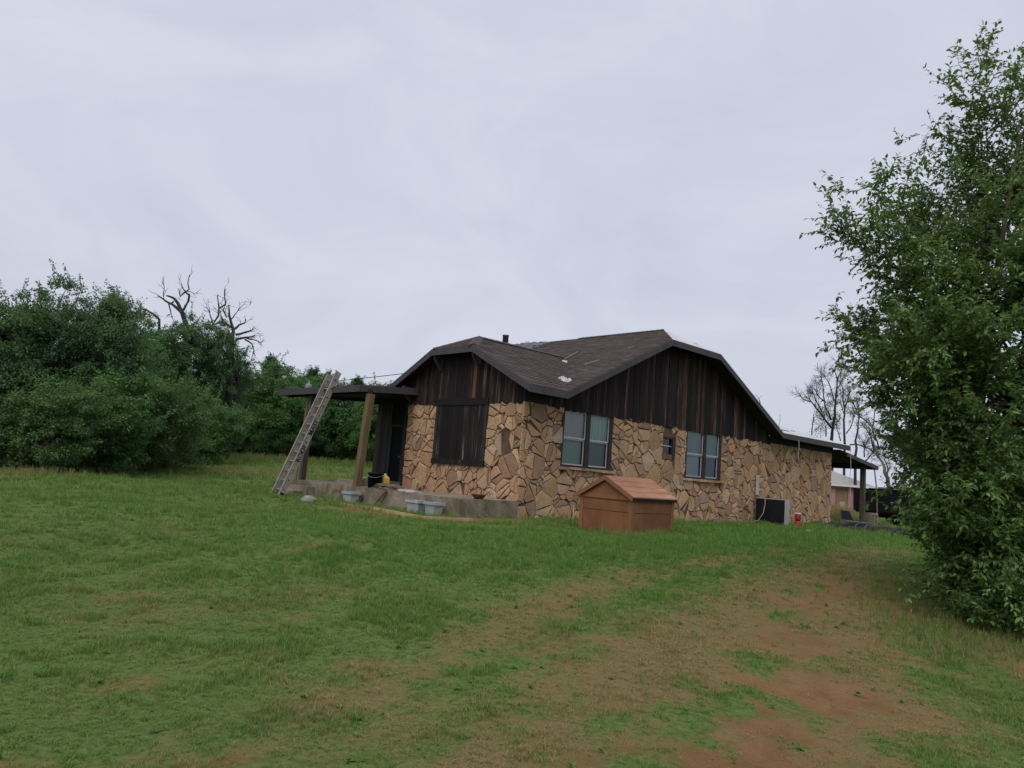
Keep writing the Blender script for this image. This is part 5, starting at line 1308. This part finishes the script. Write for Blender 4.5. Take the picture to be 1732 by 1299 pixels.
def tuft(name, nb, spread, lean, wid, seed, heads=0):
    r = np.random.default_rng(seed); v = []; f = []
    for k in range(nb):
        a = r.uniform(0, 6.283); rr = spread*math.sqrt(r.random()); bx, by = rr*math.cos(a), rr*math.sin(a)
        la = r.uniform(0, 6.283); h = r.uniform(.55, 1.0); ln = lean*r.uniform(.3, 1.3)*h
        wx, wy = -math.sin(la+r.normal(0, .5)), math.cos(la); w = wid*r.uniform(.7, 1.2)
        dxx, dyy = math.cos(la), math.sin(la); b = len(v)
        for q, ww in ((0, 1), (.5, .85)):
            z = h*q; o = ln*q*q
            v += [(bx+dxx*o-wx*w*ww, by+dyy*o-wy*w*ww, z), (bx+dxx*o+wx*w*ww, by+dyy*o+wy*w*ww, z)]
        v.append((bx+dxx*ln, by+dyy*ln, h*(1-.12*lean)))
        f += [(b, b+1, b+3, b+2), (b+2, b+3, b+4)]
        if k < heads:
            b = len(v); tx, ty = bx+dxx*ln, by+dyy*ln; hh = h*(1-.12*lean)
            v += [(tx-wx*w*1.6, ty-wy*w*1.6, hh+.02), (tx+wx*w*1.6, ty+wy*w*1.6, hh+.02), (tx+dxx*.05, ty+dyy*.05, hh+.26), (tx, ty, hh-.06)]
            f += [(3, 1, 2, 0)] and [(b+3, b+1, b+2, b)]
    me = bpy.data.meshes.new(name); me.from_pydata(v, [], f); me.update(); me.materials.append(M['grass'])
    return bpy.data.objects.new(name, me)      # never linked: only the source of the instanced tufts

def scatter(name, pts, scale, hscale, tint, protos, label, cat):
    n = len(pts)
    me = bpy.data.meshes.new(name); me.vertices.add(n); me.vertices.foreach_set('co', np.asarray(pts, np.float32).ravel())
    def attr(nm, ty, arr, key='value'):
        a = me.attributes.new(nm, ty, 'POINT'); a.data.foreach_set(key, np.asarray(arr).ravel())
    rot = np.stack([rng.normal(0, .12, n), rng.normal(0, .12, n), rng.uniform(0, 6.283, n)], 1).astype(np.float32)
    sc = np.stack([scale, scale, hscale], 1).astype(np.float32)
    attr('rot', 'FLOAT_VECTOR', rot, 'vector'); attr('sc', 'FLOAT_VECTOR', sc, 'vector')
    attr('tint', 'FLOAT', tint.astype(np.float32)); attr('var', 'FLOAT', (fbm(pts[:, 0]*.9, pts[:, 1]*.9, 3)*.6+rng.random(n)*.4).astype(np.float32))
    attr('which', 'INT', rng.integers(0, len(protos), n).astype(np.int32))
    me.update(); o = link(bpy.data.objects.new(name, me)); tag(o, label, cat, kind='stuff')
    g = bpy.data.node_groups.new(name+'_nodes', 'GeometryNodeTree')
    g.interface.new_socket('Geometry', in_out='INPUT', socket_type='NodeSocketGeometry'); g.interface.new_socket('Geometry', in_out='OUTPUT', socket_type='NodeSocketGeometry')
    N = g.nodes.new; gi = N('NodeGroupInput'); go = N('NodeGroupOutput'); iop = N('GeometryNodeInstanceOnPoints'); jn = N('GeometryNodeJoinGeometry')
    for p in reversed(protos):
        oi = N('GeometryNodeObjectInfo'); oi.inputs['Object'].default_value = p; oi.inputs['As Instance'].default_value = True
        g.links.new(oi.outputs['Geometry'], jn.inputs[0])
    def na(nm, ty):
        x = N('GeometryNodeInputNamedAttribute'); x.data_type = ty; x.inputs['Name'].default_value = nm
        return [q for q in x.outputs if q.enabled and q.name == 'Attribute'][0]
    g.links.new(gi.outputs[0], iop.inputs['Points']); g.links.new(jn.outputs[0], iop.inputs['Instance'])
    iop.inputs['Pick Instance'].default_value = True
    g.links.new(na('which', 'INT'), iop.inputs['Instance Index']); g.links.new(na('sc', 'FLOAT_VECTOR'), iop.inputs['Scale'])
    er = N('FunctionNodeEulerToRotation'); g.links.new(na('rot', 'FLOAT_VECTOR'), er.inputs[0]); g.links.new(er.outputs[0], iop.inputs['Rotation'])
    g.links.new(iop.outputs[0], go.inputs[0])
    md = o.modifiers.new('scatter', 'NODES'); md.node_group = g
    return o

def in_house(x, y, m=0.0):
    s = (x-HOUSE_C[0])*RD[0]+(y-HOUSE_C[1])*RD[1]; t = (x-HOUSE_C[0])*LD[0]+(y-HOUSE_C[1])*LD[1]
    return ((s > -2.05-m) & (s < 19.3+m) & (t > -.06-m) & (t < 9.7+m)) & ~((s < -.05-m) & (t > 8.9+m))
def sample(y0, y1, dens):
    n = int(dens*(1.65*(y0+y1)/2+6)*(y1-y0)*1.02)
    y = np.sqrt(rng.uniform(y0*y0, y1*y1, n)) if y0 > 0 else rng.uniform(y0, y1, n)
    x = rng.uniform(-1, 1, n)*(.82*y+3)
    k = ~in_house(x, y); return x[k], y[k]
short = [tuft('grass_tuft', 13, .5, .55, .030, 1), tuft('grass_tuft', 11, .5, .8, .034, 2), tuft('grass_tuft', 15, .6, .45, .027, 3), tuft('grass_tuft', 9, .45, 1.0, .038, 4)]
tall = [tuft('tall_grass_tuft', 12, .28, .45, .016, 11, 5), tuft('tall_grass_tuft', 10, .25, .6, .018, 12, 4), tuft('tall_grass_tuft', 14, .3, .35, .015, 13, 6)]
P = []; S = []; HS = []; T = []
for y0, y1, dens, s0 in ((2.2, 5, 800, .050), (5, 8, 560, .058), (8, 12, 300, .072), (12, 18, 130, .10), (18, 30, 46, .15), (30, 52, 11, .24), (52, 90, 2.6, .40)):
    x, y = sample(y0, y1, dens)
    d = track(x, y, DIRT); dr = track(x, y, DRY); lu = track(x, y, LUSH)
    patch = fbm(x*.8+40, y*.8, 4); fine = fbm(x*3.1, y*3.1+8, 3)
    thin = np.clip(.10+.95*d+.16*dr-.25*lu-(patch-.5)*.6-(fine-.5)*.7, 0, .97)
    k = rng.random(len(x)) > thin
    x, y, d, dr, lu, patch, fine = (q[k] for q in (x, y, d, dr, lu, patch, fine)); n = len(x)
    sc = s0*rng.uniform(.7, 1.25, n)*(1-.35*d)
    hs = sc*rng.uniform(.6, 1.0, n)*(.55+1.15*sm((fine-.45)*4)*(1-.5*dr)+.45*lu)*(1-.3*dr)
    P.append(np.stack([x, y, gz(x, y)-.004-.02*d], 1)); S.append(sc); HS.append(hs)
    T.append(np.clip(.14+.55*dr+.40*d-.35*lu+(patch-.5)*.5+rng.normal(0, .14, n), 0, 1))
scatter('lawn_grass', np.concatenate(P), np.concatenate(S), np.concatenate(HS), np.concatenate(T), short, 'short patchy green lawn grass across the yard', 'grass')
# taller clumps: along the walls, round the box, the shade under the near tree, the woods' edge
P = []; S = []; T = []
def clump_line(px, w, n, h0, h1, tint):
    pts = pline(px)
    for _ in range(n):
        i = random.randrange(len(pts)-1); q = random.random(); c = pts[i]*(1-q)+pts[i+1]*q+rng.normal(0, w, 2)
        if in_house(c[0], c[1]): continue
        P.append((c[0], c[1], float(gz(c[0], c[1]))-.01)); S.append(random.uniform(h0, h1)); T.append(min(1, max(0, random.gauss(tint, .2))))
clump_line([(1732, 1110), (1660, 1085), (1580, 1030), (1550, 980)], .35, 500, .07, .17, .38)
clump_line([(1600, 1120), (1530, 1040), (1520, 960)], .35, 420, .08, .2, .4)
clump_line([(0, 806), (130, 803), (300, 783), (380, 776)], .6, 1000, .12, .32, .5)
clump_line([(370, 776), (480, 782), (640, 792)], 1.2, 900, .3, .6, .3)
clump_line([(385, 797), (480, 802), (560, 806)], 1.0, 350, .15, .3, .85)
clump_line([(985, 893), (1065, 912), (1152, 902)], .10, 300, .06, .22, .3)
clump_line([(880, 884), (985, 886)], .12, 200, .05, .14, .2)
clump_line([(1150, 890), (1270, 889), (1400, 893)], .15, 330, .06, .16, .2)
clump_line([(700, 878), (790, 884), (876, 883)], .12, 200, .05, .13, .7)
clump_line([(500, 850), (580, 856), (650, 868)], .2, 220, .05, .14, .5)
clump_line([(1408, 880), (1425, 878)], .35, 140, .5, .95, .95)
clump_line([(900, 930), (1200, 935), (1450, 915)], .9, 1200, .07, .16, .1)
clump_line([(300, 920), (600, 900), (800, 905)], 1.2, 700, .07, .15, .2)
P = np.array(P); S = np.array(S); T = np.array(T)
scatter('tall_grass', P, S*.75, S, T, tall, 'taller seeding grass at the walls, the box and the trees', 'grass')

# weeds: low broad-leaved rosettes, and loose pebbles and clods on the bare soil
def rosette(seed, n=11):
    r = np.random.default_rng(seed); a = np.linspace(0, 6.283*2.2, n)+r.normal(0, .3, n); di = np.stack([np.cos(a), np.sin(a), r.uniform(.25, .9, n)], 1)
    v, t = leaves(np.zeros((n, 3)), di, .9, seed, False, .45, .1, .25); return bpy.data.objects.new('weed', fast_mesh('weed', v, t, 'grass'))
weeds = [rosette(61), rosette(62, 8), rosette(63, 14)]
x, y = sample(2.3, 16, 6.0); k = rng.random(len(x)) < .25+.9*(fbm(x*.6+70, y*.6, 3) > .55); x, y = x[k], y[k]; n = len(x)
sw_ = rng.uniform(.018, .05, n)
scatter('yard_weeds', np.stack([x, y, gz(x, y)], 1), sw_, sw_*.8, rng.uniform(0, .3, n), weeds, 'small broad leaved weeds dotted through the lawn', 'weeds')
def pebble(seed):
    r = np.random.default_rng(seed); v = []; f = []
    for i in range(5):
        th = math.pi*i/4
        for q in range(6): w_ = 1+r.normal(0, .18); v.append((math.sin(th)*math.cos(q*1.047)*w_, math.sin(th)*math.sin(q*1.047)*w_*.8, math.cos(th)*.55*w_))
    for i in range(4):
        for q in range(6): f.append((i*6+q, (i+1)*6+q, (i+1)*6+(q+1) % 6, i*6+(q+1) % 6))
    me = bpy.data.meshes.new('pebble'); me.from_pydata(v, [], f); me.update(); me.materials.append(M['clod']); return bpy.data.objects.new('pebble', me)
M['clod'] = simple('soil_clods', (.17, .105, .06), .95, .4, 6)
x, y = sample(2.3, 13, 90); d = track(x, y, DIRT); k = rng.random(len(x)) < d*.8; x, y = x[k], y[k]; n = len(x); sw_ = .005+.016*rng.random(n)**3
scatter('soil_clods', np.stack([x, y, gz(x, y)-.02], 1), sw_, sw_, rng.uniform(0, 1, n), [pebble(1), pebble(2)], 'small clods and pebbles on the bare red soil', 'pebbles')
